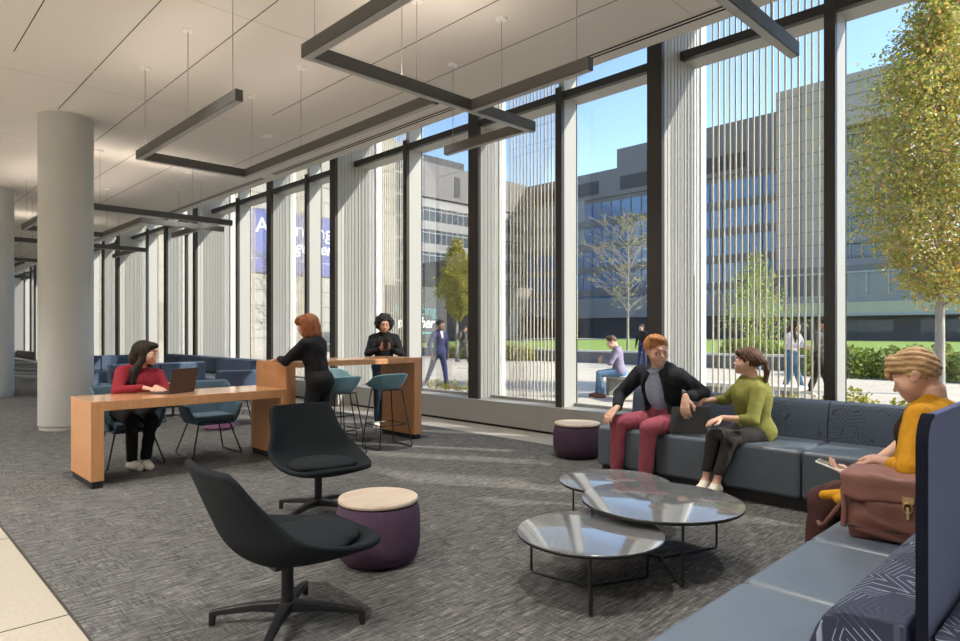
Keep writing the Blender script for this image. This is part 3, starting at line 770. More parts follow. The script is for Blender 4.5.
# far end seating, seen between the columns
t = thing('high_back_booth', 'purple high-backed booth at the far end of the hall, beyond the wooden counter', 'booth', (-31.5, 1.9, 0))
MB().box(0, .2, -1.5, -.05, 0, 1.5).box(0, .2, .05, 1.5, 0, 1.5).build('backrest', 'purple_fabric', t, bevel=.03); MB().box(.2, .8, -1.5, 1.5, .1, .46).build('seat', 'purple_fabric', t, bevel=.03)
t = thing('counter', 'narrow wooden counter at the far end of the hall', 'table', (-28.0, 1.0, 0))
MB().box(0, .6, -.8, 2.2, 1.0, 1.08).build('table_top', 'desk_wood', t); MB().box(0, .6, -.8, -.7, 0, 1.0).box(0, .6, 2.1, 2.2, 0, 1.).build('end_panel', 'desk_wood', t)
for k, (x, y) in enumerate(((-25.6, 1.15), (-25.3, 2.0))):
    tub_chair((x, y), (-1, .3 - k * .5), ['teal tub armchair at the far counter, beside the second column', 'teal tub armchair at the far counter, closer to the windows'][k])
t = thing('lounge_bench', 'dark bench sofa seen between the two round columns', 'sofa', (-19.3, 1.6, 0))
MB().box(0, 1.5, 0, .7, .0, .46).build('seat', 'navy_fabric', t, bevel=.03); MB().box(1.5, 1.7, -.1, .8, .0, .80).build('backrest', 'purple_fabric', t, bevel=.03)
# things on surfaces
def laptop(loc, rz, ang, label, m='laptop_brown', z=.75):
    t = thing('laptop', label, 'laptop', (loc[0], loc[1], z), rz); t.scale = (1.12, 1.12, 1.12)
    MB().box(-.155, .155, -.11, .11, 0, .013).build('base', m, t, bevel=.003)
    MB().box(-.14, .14, -.045, .075, .0132, .0142).build('keyboard', 'plinth', t)
    m_ = MB(); c_, s_ = math.cos(ang), math.sin(ang)   # ang from vertical, leaning back (+y is the hinge side)
    u = V((1, 0, 0)); vv = V((0, s_, c_)); nn = V((0, c_, -s_))
    c0 = V((0, .108, .012)) + vv * .105
    m_.obox(c0, u, vv, nn, .155, .105, .004); m_.build('lid', m, t, bevel=.003)
    MB().obox(c0 - nn * .0048, u, vv, nn, .145, .093, .0005).build('screen', 'plinth', t)
    return t
MT['laptop_brown'] = mat('laptop_brown', (.075, .052, .045), .45, metal=.3)
MT['laptop_grey'] = mat('laptop_grey', (.15, .15, .155), .4, metal=.4)
laptop((-6.72, 2.30), math.radians(-62), .20, 'brown laptop open on the low desk in front of the red-sweatered woman')
laptop((-2.86, 5.33), math.radians(233), .22, 'dark grey laptop open on the sofa seat beside the seated man', 'laptop_grey', .46)
# ================================================================== people
def skinmat(name, c):
    m, n, b = nt(name); co_ = coords(n); t = N(n, 'ShaderNodeTexNoise', i_Scale=14., i_Detail=4.); n.links.new(co_, t.inputs[0])
    r = ramp(n, t.outputs[0], [(.3, [c[0] * .92, c[1] * .86, c[2] * .84]), (.7, [min(1, c[0] * 1.05), c[1] * 1.04, c[2] * 1.03])])
    n.links.new(r.outputs[0], b.inputs['Base Color']); b.inputs['Roughness'].default_value = .5
    b.inputs['Subsurface Weight'].default_value = .0; return m
def hairmat(name, c1, c2, sc=(70, 70, 9)):
    m, n, b = nt(name); co_ = coords(n, sc); t = N(n, 'ShaderNodeTexNoise', i_Scale=1., i_Detail=4., i_Roughness=.6); n.links.new(co_, t.inputs[0])
    r = ramp(n, t.outputs[0], [(.3, c1), (.7, c2)]); n.links.new(r.outputs[0], b.inputs['Base Color'])
    b.inputs['Roughness'].default_value = .6; b.inputs['Specular IOR Level'].default_value = .3; bump(n, b, t.outputs[0], .8, .01); return m
MT['skin_fair'] = skinmat('skin_fair', (.66, .41, .31)); MT['skin_mid'] = skinmat('skin_mid', (.44, .24, .16)); MT['skin_brown'] = skinmat('skin_brown', (.26, .13, .085))
MT['lip'] = mat('lip', (.40, .12, .10), .45); MT['eye_white'] = mat('eye_white', (.7, .68, .65), .2); MT['iris'] = mat('iris', (.03, .022, .018), .15)
MT['hair_dark'] = hairmat('hair_dark', (.012, .008, .007), (.035, .022, .016)); MT['hair_ginger'] = hairmat('hair_ginger', (.30, .115, .045), (.56, .27, .115))
MT['hair_blonde'] = hairmat('hair_blonde', (.24, .13, .055), (.68, .48, .26), (60, 14, 60)); MT['hair_copper'] = hairmat('hair_copper', (.13, .035, .015), (.36, .13, .05)); MT['hair_brown'] = hairmat('hair_brown', (.04, .022, .014), (.14, .08, .05))
MT['hair_black'] = hairmat('hair_black', (.004, .004, .004), (.02, .018, .018), (90, 90, 90))
def cloth(name, c, rough=.9, b1=.35, noise=.10): return mat(name, c, rough, spec=.25, noise=noise, nscale=30, bumps=b1, bscale=24, bdist=.02)
for nm, c in dict(red_knit=(.26, .022, .035), black_cloth=(.012, .012, .014), charcoal_cloth=(.030, .029, .030), olive_cloth=(.22, .225, .06), mustard=(.50, .24, .012), brown_leggings=(.070, .030, .028),
                  blazer=(.020, .023, .030), shirt_blue=(.30, .35, .50), pink_trousers=(.34, .085, .12), denim=(.10, .19, .30), denim_dark=(.018, .032, .055), navy_suit=(.030, .035, .10), lilac_shirt=(.22, .19, .27),
                  white_cloth=(.72, .68, .66), grey_cloth=(.10, .10, .10), khaki=(.10, .09, .07), white_tee=(.70, .66, .60), brown_top=(.035, .022, .018)).items(): MT[nm] = cloth(nm, c)
MT['shoe_white'] = mat('shoe_white', (.70, .66, .58), .6); MT['shoe_brown'] = mat('shoe_brown', (.18, .055, .022), .5); MT['shoe_black'] = mat('shoe_black', (.012, .012, .012), .5); MT['shoe_red'] = mat('shoe_red', (.25, .05, .04), .5)
A_ = np.array
def nrm(v): v = A_(v, float); return v / max(np.linalg.norm(v), 1e-9)
def rot(axis, a):
    x, y, z = nrm(axis); c, s = math.cos(a), math.sin(a); C_ = 1 - c
    return A_([[c + x * x * C_, x * y * C_ - z * s, x * z * C_ + y * s], [y * x * C_ + z * s, c + y * y * C_, y * z * C_ - x * s], [z * x * C_ - y * s, z * y * C_ + x * s, c + z * z * C_]])
def ik(a, b, l1, l2, pole):
    a = A_(a, float); b = A_(b, float); d = b - a; L = np.linalg.norm(d); 
    if L > (l1 + l2) * .999: b = a + d / L * (l1 + l2) * .999; d = b - a; L = np.linalg.norm(d)
    u = d / L; x = (l1 * l1 - l2 * l2 + L * L) / (2 * L); h = math.sqrt(max(l1 * l1 - x * x, 0)); p = A_(pole, float); p = nrm(p - u * (p @ u))
    return a + u * x + p * h, b
def hand(S, wr, d, nrm_, s, curl, side, spread=.10, thumb=.6, h_k=.006):
    """wr wrist, d towards the fingertips, nrm_ the palm's normal, side +1 when the thumb lies on side (d x n)"""
    d = nrm(d); nv = nrm(A_(nrm_, float) - d * (A_(nrm_, float) @ d)); sv = np.cross(d, nv) * side
    pal = A_(wr) + d * .018 * s; end = A_(wr) + d * .088 * s
    S.cone(A_(wr) - d * .01 * s, pal + d * .02 * s, .025 * s, .030 * s, .015, flat=(nv, .66))
    for o in (-.026, -.009, .009, .026): S.cone(pal + sv * o * .55 * s, end + sv * o * s - d * abs(o) * .25 * s, .016 * s, .0125 * s, .012, flat=(nv, .85))
    for j, (o, L) in enumerate(((.029, .072), (.010, .080), (-.010, .076), (-.028, .060))):
        p = end + sv * o * s - d * (.006 if j in (0, 3) else 0) * s; dd = nrm(d + sv * spread * o / .028)
        ax = np.cross(dd, nv)
        for f, ang, r0, r1 in ((.45, curl, .0102, .0095), (.30, curl * 1.15, .0095, .0086), (.25, curl * .8, .0086, .0074)):
            dd = rot(ax, ang) @ dd; q = p + dd * L * f * s; S.cone(p, q, r0 * s, r1 * s, h_k * .6); p = q
    t0 = A_(wr) + d * .028 * s + sv * .022 * s; dd = nrm(d * .65 + sv * .75 + nv * .45 * thumb)
    t1 = t0 + dd * .038 * s; t2 = t1 + nrm(dd + d * .6 + nv * .3 * thumb) * .032 * s; t3 = t2 + nrm(d + nv * .3 * thumb) * .022 * s
    S.chain([t0, t1, t2, t3], [.014 * s, .0118 * s, .0105 * s, .009 * s], .008)
def head_sdf(S, C, R, h, k=.014, female=True):
    """C centre of the head; R rows right, forward, up; h head height"""
    W = lambda x, y, z: C + (R[0] * x + R[1] * y + R[2] * z) * h
    E = lambda c, r, kk=k, op='add': S.ell(W(*c), A_(r) * h, kk, op, R)
    E((0, -.07, .13), (.335, .41, .37)); E((0, .075, -.06), (.285, .32, .37)); E((0, .15, -.28), (.20 if female else .24, .22, .17), .03)
    E((0, .325, -.405), (.10, .085, .07), .03)
    E((.0, .335, .12), (.20, .07, .06), .04); E((0, .30, -.25), (.17, .125, .12), .03)
    for s in (-1, 1):
        E((s * .165, .455, .02), (.085, .065, .042), .018, 'sub'); E((s * .165, .320, .010), (.085, .065, .055), .008); E((s * .165, .350, .050), (.080, .062, .022), .006)
        E((s * .19, .27, -.13), (.10, .10, .09), .03); E((s * .335, -.03, -.02), (.035, .075, .13), .008); E((s * .365, -.05, .05), (.025, .06, .06), .008)
    S.cone(W(0, .36, .08), W(0, .505, -.115), .024 * h, .040 * h, .010)
    for s in (-1, 1): E((s * .05, .45, -.125), (.038, .045, .032), .008)
    E((0, .405, -.235), (.10, .04, .024), .007); E((0, .40, -.285), (.085, .04, .026), .007)
def hair_sdf(S, C, R, h, style, L=1.):
    W = lambda x, y, z: C + (R[0] * x + R[1] * y + R[2] * z) * h
    E = lambda c, r, kk=.02, op='add': S.ell(W(*c), A_(r) * h, kk, op, R)
    up = A_([0, 0, 1.])
    if style == 'short':
        E((0, -.09, .18), (.365, .43, .385)); E((0, .10, .43), (.26, .28, .13), .03); E((0, .64, -.08), (.60, .38, .46), .02, 'sub'); E((0, .0, -.55), (.7, .75, .42), .03, 'sub')
        for s in (-1, 1): E((s * .40, -.01, -.06), (.08, .10, .15), .01, 'sub')
    elif style == 'crop':
        E((0, -.09, .17), (.365, .435, .385)); E((.02, .20, .34), (.31, .27, .17), .04); E((0, .62, -.22), (.60, .34, .42), .02, 'sub'); E((0, .05, -.60), (.7, .8, .42), .03, 'sub')
        for s in (-1, 1): E((s * .42, .02, -.06), (.09, .13, .17), .01, 'sub')
        E((.02, .40, .22), (.27, .10, .11), .04)
        for s in range(9): a = -.9 + s * .22; S.cone(W(.26 * math.sin(a), .20, .50), W(.33 * math.sin(a) + .03, .47, .10 + .05 * abs(a)), .035 * h, .018 * h, .01)
    elif style in ('long', 'bob', 'pony', 'up'):
        E((0, -.09, .16), (.385, .45, .40)); E((0, .22, .33), (.30, .22, .17), .03); E((0, .60, -.20), (.50, .33, .46), .02, 'sub')
        if style == 'pony':
            E((0, .0, -.60), (.7, .75, .42), .03, 'sub'); b = W(0, -.50, .08)
            S.chain([W(0, -.40, .12), W(0, -.58, .05), W(.02, -.66, -.25), W(.03, -.62, -.62), W(.03, -.56, -1.0 * L)], [.07 * h, .075 * h, .105 * h, .085 * h, .02 * h], .03)
        elif style == 'up': E((0, .0, -.60), (.7, .75, .42), .03, 'sub')
        elif style == 'bob':
            for s in (-1, 1):
                S.chain([W(s * .30, .02, .15), W(s * .36, .04, -.15), W(s * .36, .06, -.45), W(s * .33, .10, -.72 * L)], [.12 * h, .12 * h, .11 * h, .05 * h], .04)
            S.chain([W(0, -.25, .1), W(0, -.36, -.2), W(0, -.36, -.5), W(0, -.34, -.80 * L)], [.30 * h, .26 * h, .24 * h, .12 * h], .05)
            S.chain([W(.2, -.2, -.1), W(.25, -.25, -.45), W(.24, -.25, -.82 * L)], [.2 * h, .17 * h, .07 * h], .05); S.chain([W(-.2, -.2, -.1), W(-.25, -.25, -.45), W(-.24, -.25, -.82 * L)], [.2 * h, .17 * h, .07 * h], .05)
            E((.34, .30, .25), (.12, .16, .2), .03); E((-.34, .30, .25), (.12, .16, .2), .03)
    if style == 'curly':
        E((0, -.10, .18), (.43, .45, .42)); E((0, -.22, -.12), (.42, .30, .36))
        for i in range(260):
            v = rng.normal(size=3); v /= np.linalg.norm(v); p = A_([v[0] * .52, v[1] * .50 - .10, v[2] * .52 + .08])
            if p[1] > .18 and p[2] < .34 and abs(p[0]) < .30: continue
            if p[1] > .30 and p[2] < .2: continue
            q = rng.uniform(.055, .10); S.ell(W(*(p * rng.uniform(.92, 1.06))), A_([q, q, q]) * h, .006)
        E((0, .62, -.17), (.36, .36, .42), .015, 'sub')
def person(label, loc, face, H=1.70, vox=.006, skin='skin_fair', female=True, hair=('short', 'hair_dark', 1.), top='black_cloth', bottom='black_cloth', shoe='shoe_black',
           pelv=(0, 0, .92), spine=(0, 0, 1), twist=0., headrot=(0, 0, 0), handR=None, handL=None, footR=None, footL=None, poleR=(1, -1, -.3), poleL=(-1, -1, -.3),
           kneeR=(0, 1, .2), kneeL=(0, 1, .2), toeR=(0, 1, 0), toeL=(0, 1, 0), hR=None, hL=None, sleeve=.0, cuff=.0, build=1., layer=None, collar=None, extra=None, hem=.0, chest=1., loose=1., armw=1.):
    rz = math.atan2(face[1], face[0]) - PI / 2
    P = thing('person', label, 'person', (loc[0], loc[1], loc[2] if len(loc) > 2 else 0), rz); s = H / 1.70
    sp = nrm(spine); pel = A_(pelv, float)
    fw = nrm(A_([0, 1, 0]) - sp * sp[1]); rt = np.cross(fw, sp)           # right = +x
    Rt = rot(sp, twist); fw2 = Rt @ fw; rt2 = Rt @ rt
    neck = pel + sp * .475 * s; shw = (.165 if female else .19) * s * build; hw = .085 * s
    if female: pass
    shR = neck - sp * .045 * s + rt2 * shw; shL = neck - sp * .045 * s - rt2 * shw
    hipR = pel + rt * hw; hipL = pel - rt * hw
    UA, FA, TH, SH = .275 * s, .245 * s, .415 * s, .405 * s
    hy, hp, hr = headrot
    ch = pel + sp * .33 * s; wa = pel + sp * .17 * s
    # head frame
    hup = nrm(sp * .55 + A_([0, 0, .6])); hf = nrm(fw2 - hup * (fw2 @ hup)); Rz = rot(hup, hy); hf = Rz @ hf; hrt = np.cross(hf, hup)
    Rp = rot(hrt, -hp); hf = Rp @ hf; hup = Rp @ hup; Rr = rot(hf, hr); hup = Rr @ hup; hrt = Rr @ hrt
    Rh = A_([hrt, hf, hup]); hh = .242 * s; nbase = neck - sp * .01; HC = neck + nrm(sp * .5 + A_([0, 0, .6])) * .070 * s + hup * .105 * s + hf * .030 * s
    def arm(sh, target, pole):
        if target is None: return sh + A_([0, 0, -1]) * UA, sh + A_([0, .05, -1.]) * (UA + FA)
        return ik(sh, target, UA, FA, pole)
    eR, wR = arm(shR, handR, poleR); eL, wL = arm(shL, handL, poleL)
    kR, aR = ik(hipR, footR, TH, SH, kneeR); kL, aL = ik(hipL, footL, TH, SH, kneeL)
    B = SDF(vox); inn = .80
    B.ell(ch, A_([.135 * build, .095, .17]) * s * inn * 1.0, .04, 'add', A_([rt2, fw2, sp])); B.ell(pel + sp * .02, A_([.145 * build, .10, .12]) * s * inn, .05, 'add', A_([rt, fw, sp])); B.cone(pel, ch, .10 * s * inn, .10 * s * inn, .04)
    B.cone(neck - sp * .03 * s - rt2 * .09 * s, neck - sp * .03 * s + rt2 * .09 * s, .045 * s, .045 * s, .03)
    B.cone(neck - sp * .02 * s - fw2 * .01, HC - hup * .09 * s - hf * .03 * s, .053 * s, .050 * s, .02)
    head_sdf(B, HC, Rh, hh, female=female)
    for sh, e, w_, hs, sd in ((shR, eR, wR, hR, 1), (shL, eL, wL, hL, -1)):
        B.cone(sh, e, .045 * s, .036 * s, .03); B.cone(e, w_, .037 * s, .024 * s, .012)
        hs = hs or {}; d = nrm(hs.get('d', w_ - e)); nv = hs.get('n', (-sd, 0, 0)); side = hs.get('side', 1)
        hand(B, w_, d, nv, s * (1. if female else 1.1), hs.get('curl', .35), side, thumb=hs.get('thumb', .6))
    for hp_, kn, an, td in ((hipR, kR, aR, toeR), (hipL, kL, aL, toeL)):
        B.cone(hp_, kn, .068 * s, .048 * s, .02); B.cone(kn, an, .046 * s, .031 * s, .02); B.cone(an, an + nrm(td) * .10 * s + A_([0, 0, -.045]) * s, .034 * s, .024 * s, .02)
    B.build('body', skin, P)
    W = lambda x, y, z: HC + (Rh[0] * x + Rh[1] * y + Rh[2] * z) * hh
    if vox <= .008:
        lp = SDF(vox * .5); lp.chain([W(-.105, .406, -.256), W(-.045, .434, -.244), W(.045, .434, -.244), W(.105, .406, -.256)], [.012 * hh, .018 * hh, .018 * hh, .012 * hh], .003); lp.chain([W(-.09, .410, -.266), W(-.035, .430, -.278), W(.035, .430, -.278), W(.09, .410, -.266)], [.010 * hh, .022 * hh, .022 * hh, .010 * hh], .003); lp.build('lips', 'lip', P)
        for q in (-1, 1):
            m_ = MB().lathe([(.0001, -1), (.38, -.92), (.7, -.7), (.92, -.38), (1, 0), (.92, .38), (.7, .7), (.38, .92), (.0001, 1)], n=16)
            M4 = Matrix(((Rh[0][0], Rh[1][0], Rh[2][0]), (Rh[0][1], Rh[1][1], Rh[2][1]), (Rh[0][2], Rh[1][2], Rh[2][2]))).to_4x4()
            o = m_.build('eye', 'eye_white', P, smooth=True); o.matrix_local = Matrix.Translation(W(q * .165, .368, .010)) @ M4 @ Matrix.Diagonal((.058 * hh, .032 * hh, .020 * hh, 1))
            o2 = m_.build('iris', 'iris', P, smooth=True); o2.matrix_local = Matrix.Translation(W(q * .165, .396, .008)) @ M4 @ Matrix.Diagonal((.024 * hh, .008 * hh, .019 * hh, 1))
            eb = SDF(vox * .5); eb.chain([W(q * .08, .412, .130), W(q * .17, .392, .150), W(q * .25, .330, .125)], [.011 * hh, .012 * hh, .008 * hh], .003); eb.build('eyebrow', hair[1], P)
    # trousers
    T = SDF(vox); T.noise = lambda X, Y, Z: .0028 * np.sin(38 * Z + 9 * np.sin(11 * X + 7 * Y)) * np.sin(21 * Y + 13 * X)
    T.ell(pel + sp * .02 * s, A_([.165 * build, .118, .125]) * s, .05, 'add', A_([rt, fw, sp])); T.cone(pel + sp * .03 * s, pel + sp * .11 * s, .115 * s * build, .112 * s * build, .03, flat=(rt, 1.15))
    T.ell(pel - fw * .05 * s - sp * .02, A_([.15 * build, .10, .12]) * s, .05, 'add', A_([rt, fw, sp]))
    for hp_, kn, an in ((hipR, kR, aR), (hipL, kL, aL)):
        T.cone(hp_, kn, .094 * s * build, .064 * s * loose, .05); ce = an + (kn - an) * cuff; T.cone(kn, ce, .062 * s * loose, .050 * s * loose if cuff < .1 else .048 * s * loose, .02, cut=(ce, an - kn))
    T.build('trousers', bottom, P)
    for an, td in ((aR, toeR), (aL, toeL)):
        F_ = SDF(max(vox, .005)); td = nrm(td); base = an + A_([0, 0, -.075 * s]) ; lat = np.cross(td, [0, 0, 1])
        pitch = td[2]
        F_.cone(base - td * .035 * s + A_([0, 0, .03]) * s, base + td * .15 * s + A_([0, 0, .022]) * s, .040 * s, .034 * s, .02, flat=(nrm(lat), 1.05)); F_.cone(an + A_([0, 0, -.005]), base + td * .05 * s + A_([0, 0, .035]) * s, .042 * s, .040 * s, .02)
        F_.cone(base + td * .08 * s + A_([0, 0, .03]) * s, base + td * .14 * s + A_([0, 0, .024]) * s, .042 * s, .036 * s, .02)
        F_.build('shoe', shoe, P)
    # upper garment
    U = SDF(vox); U.noise = lambda X, Y, Z: .0030 * np.sin(30 * Z + 6 * np.sin(13 * X + 9 * Y)) * np.sin(17 * X - 11 * Y + 2)
    U.ell(ch + sp * .02, A_([.160 * build, .118 * chest, .20]) * s, .05, 'add', A_([rt2, fw2, sp])); U.cone(pel + sp * (.03 - hem) * s, ch, .118 * s * build, .118 * s * build, .05, flat=(rt, 1.2), cut=(pel - sp * hem * s, -sp))
    if hem: U.ell(pel + sp * .02, A_([.192 * build, .150, .135]) * s, .05, 'add', A_([rt, fw, sp]))
    if female:
        for q in (-1, 1): U.ell(ch + fw2 * .075 * s + rt2 * q * .062 * s + sp * .015 * s, A_([.068, .060, .068]) * s * chest, .03)
    U.cone(neck - sp * .045 * s - rt2 * shw * .72, neck - sp * .045 * s + rt2 * shw * .72, .060 * s, .060 * s, .04); U.cone(neck - sp * .03 * s, neck + sp * (.0 if collar is None else collar) * s, .068 * s, .060 * s, .02, cut=(neck + sp * (.0 if collar is None else collar) * s, sp))
    for sh, e, w_ in ((shR, eR, wR), (shL, eL, wL)):
        if sleeve >= 1: U.cone(sh, sh + (e - sh) * (2 - sleeve), .070 * s, .066 * s, .04, cut=(sh + (e - sh) * (2 - sleeve), e - sh))
        else:
            U.cone(sh, e, .066 * s * armw, .053 * s * armw, .04); we = w_ + (e - w_) * sleeve; U.cone(e, we, .052 * s * armw, .037 * s * armw, .015, cut=(we, w_ - e))
    if layer is None: U.build('top', top, P)
    else: layer(P, U, dict(neck=neck, ch=ch, pel=pel, sp=sp, fw=fw2, rt=rt2, s=s, shR=shR, shL=shL, vox=vox))
    Hs = SDF(vox); st = hair[0]; ph = rng.uniform(0, 6)
    Hs.noise = (lambda X, Y, Z: .0030 * np.sin(150 * X + 10 * np.sin(9 * Z + ph)) * np.cos(130 * Y + 8 * np.sin(8 * Z))) if st not in ('curly', 'crop') else ((lambda X, Y, Z: .0028 * np.sin(210 * (Z - .30 * Y + .3 * X) + 5 * np.sin(17 * Y + 9 * X + ph))) if st == 'crop' else (lambda X, Y, Z: .005 * np.sin(210 * X) * np.sin(230 * Y + 1) * np.sin(190 * Z)))
    hair_sdf(Hs, HC, Rh, hh, st, hair[2])
    if st == 'long':
        W = lambda x, y, z: HC + (Rh[0] * x + Rh[1] * y + Rh[2] * z) * hh
        for q in (-1, 1):
            fall = neck + rt2 * q * .09 * s + fw2 * (.075 if q > 0 else -.06) * s
            Hs.chain([W(q * .30, .0, .15), W(q * .35, .0, -.25), fall + sp * .0, fall - sp * .10 * s * hair[2] + fw2 * (.03 if q > 0 else -.03) * s, fall - sp * .23 * s * hair[2] + fw2 * (.03 if q > 0 else -.03) * s], [.12 * hh, .13 * hh, .045 * s, .045 * s, .018 * s], .03)
        Hs.chain([W(0, -.25, .1), W(0, -.40, -.25), neck - fw2 * .085 * s, neck - fw2 * .12 * s - sp * .12 * s, neck - fw2 * .12 * s - sp * .26 * s * hair[2]], [.30 * hh, .27 * hh, .085 * s, .08 * s, .03 * s], .05)
    Hs.build('hair', hair[1], P)
    info = dict(HC=HC, Rh=Rh, wR=wR, wL=wL, eR=eR, eL=eL, s=s, aR=aR, aL=aL, toeR=toeR, toeL=toeL, ch=ch, neck=neck, fw=fw2, rt=rt2, sp=sp, kR=kR, kL=kL, pel=pel, hh=hh, shR=shR, shL=shL)
    if extra: extra(P, info)
    return P, info
def world(P, p):
    c, s = math.cos(P.rotation_euler[2]), math.sin(P.rotation_euler[2]); l = P.location
    return V((l[0] + p[0] * c - p[1] * s, l[1] + p[0] * s + p[1] * c, l[2] + p[2]))
def facevec(P, v):
    c, s = math.cos(P.rotation_euler[2]), math.sin(P.rotation_euler[2]); return V((v[0] * c - v[1] * s, v[0] * s + v[1] * c, v[2]))
def phone(P, at, d, nv, label):
    a = world(P, at); t = thing('smartphone', label, 'phone', a); d = facevec(P, nrm(d)); nv = facevec(P, nv); nv = (nv - d * nv.dot(d)).normalized(); u = d.cross(nv)
    MB().obox((0, 0, 0), d, u, nv, .072, .036, .0045).build('phone_case', 'shoe_black' if 'dark' in label else 'white_gloss', t, bevel=.003)
    MB().obox(nv * .0048, d, u, nv, .067, .032, .0004).build('screen', 'table_glass', t)
# ---- seated man with the ginger hair
def blazer_layer(P, U, q):
    s = q['s']; ne, ch, pel, sp, fw, rt = q['neck'], q['ch'], q['pel'], q['sp'], q['fw'], q['rt']
    Sh = SDF(q['vox']); Sh.ell(ch, A_([.135, .122, .20]) * s, .04, 'add', A_([rt, fw, sp])); Sh.cone(pel + sp * .05, ch, .118 * s, .118 * s, .04); Sh.cone(ne - sp * .04, ne + sp * .05 * s, .072 * s, .062 * s, .02, cut=(ne + sp * .028 * s, sp)); Sh.cone(ne + fw * .085 * s + sp * .05 * s, ne + fw * .11 * s - sp * .055 * s, .042 * s, .012 * s, .008, 'sub')
    for k in (-1, 1): Sh.cone(ne + fw * .062 * s + rt * k * .004 - sp * .012, ne + fw * .05 * s + rt * k * .06 * s + sp * .012, .012, .010, .006)
    Sh.noise = U.noise; Sh.build('shirt', 'shirt_blue', P)
    # opening at the front
    U.cone(ne + fw * .13 * s + sp * .05 * s, ch + fw * .15 * s, .095 * s, .115 * s, .02, 'sub'); U.cone(ch + fw * .15 * s, pel + fw * .18 * s - sp * .05, .115 * s, .13 * s, .02, 'sub')
    for k in (-1, 1): U.cone(ne + rt * k * .088 * s - fw * .01, ch + sp * .02 + rt * k * .115 * s + fw * .092 * s, .020 * s, .016 * s, .012, flat=(fw, .6)); U.cone(ch + sp * .02 + rt * k * .115 * s + fw * .092 * s, pel + rt * k * .145 * s + fw * .12 * s + sp * .05, .016 * s, .02 * s, .012)
    U.cone(pel - sp * .02 + rt * .14 * s, pel - sp * .02 + rt * .14 * s, .06, .06, .05); U.cone(pel - sp * .02 - rt * .14 * s, pel - sp * .02 - rt * .14 * s, .06, .06, .05)
    U.build('blazer', 'blazer', P)
person('ginger-haired man in a dark blazer and raspberry trousers seated on the sofa looking sideways', (-3.02, 5.42, 0), (-.12, -1), 1.80, .0065, 'skin_fair', False, ('short', 'hair_ginger', 1.),
       'blazer', 'pink_trousers', 'shoe_brown', pelv=(0, 0, .54), spine=(.03, .38, 1), twist=-.12, headrot=(1.1, .12, 0),
       handR=(.28, .42, .66), handL=(-.31, .22, .79), footR=(.30, .40, .085), footL=(-.05, .44, .085), poleR=(1.2, -.6, -.3), poleL=(-.6, -.8, -1),
       kneeR=(.25, .5, 1), kneeL=(-.1, .5, 1), toeR=(.2, 1, 0), toeL=(-.1, 1, 0), hR=dict(d=(.1, .7, -.55), n=(.0, -.5, -1), curl=.22, side=-1), hL=dict(d=(-.15, .35, -.9), n=(.0, -.8, -.3), curl=.30, side=1), layer=blazer_layer, loose=1.12, build=1.12, armw=1.12)
# ---- seated woman in green, ponytail
def green_extra(P, q):
    s = q['s']
    W = lambda x, y, z: q['HC'] + (q['Rh'][0] * x + q['Rh'][1] * y + q['Rh'][2] * z) * q['hh']
    for an, td in ((q['aR'], q['toeR']), (q['aL'], q['toeL'])):     # curved swoosh and dark stripes on the sneakers
        td = nrm(td); lat = np.cross(td, [0, 0, 1]); b = an + A_([0, 0, -.045])
        for sd in (-1, 1):
            o = lat * sd * .043
            MB().tube([b - td * .005 + o + A_([0, 0, .004]), b + td * .02 + o * 1.05 + A_([0, 0, -.012]), b + td * .055 + o * 1.0 + A_([0, 0, -.004]), b + td * .10 + o * .8 + A_([0, 0, .014])], [.003, .008, .005, .001], 8).build('shoe_mark', 'shoe_black', P)
        MB().tube([b - td * .07 + A_([0, 0, -.028]), b + td * .17 + A_([0, 0, -.028])], .006, 6).build('sole', 'shoe_black', P)
person('dark-haired woman with a ponytail in an olive top and black trousers seated on the sofa', (-2.26, 5.42, 0), (-.12, -1), 1.57, .0065, 'skin_fair', True, ('pony', 'hair_brown', 1.),
       'olive_cloth', 'charcoal_cloth', 'shoe_white', pelv=(0, 0, .505), spine=(-.03, .14, 1), twist=-.75, headrot=(-.50, -.10, 0),
       handR=(.41, .12, .745), handL=(.06, .37, .655), footR=(.17, .44, .13), footL=(.05, .48, .13), poleR=(.3, -1, -.6), poleL=(-1, -.2, -.6),
       kneeR=(.0, .6, 1), kneeL=(.0, .6, 1), toeR=(.1, 1, -.25), toeL=(.1, 1, -.25), hR=dict(d=(.5, .35, -.8), n=(-.3, -.6, -.6), curl=.3, side=-1), hL=dict(d=(.5, .7, -.25), n=(0, -.1, -1), curl=.25), sleeve=.55, cuff=.22, hem=.08, build=1.08, chest=1.1, extra=green_extra)
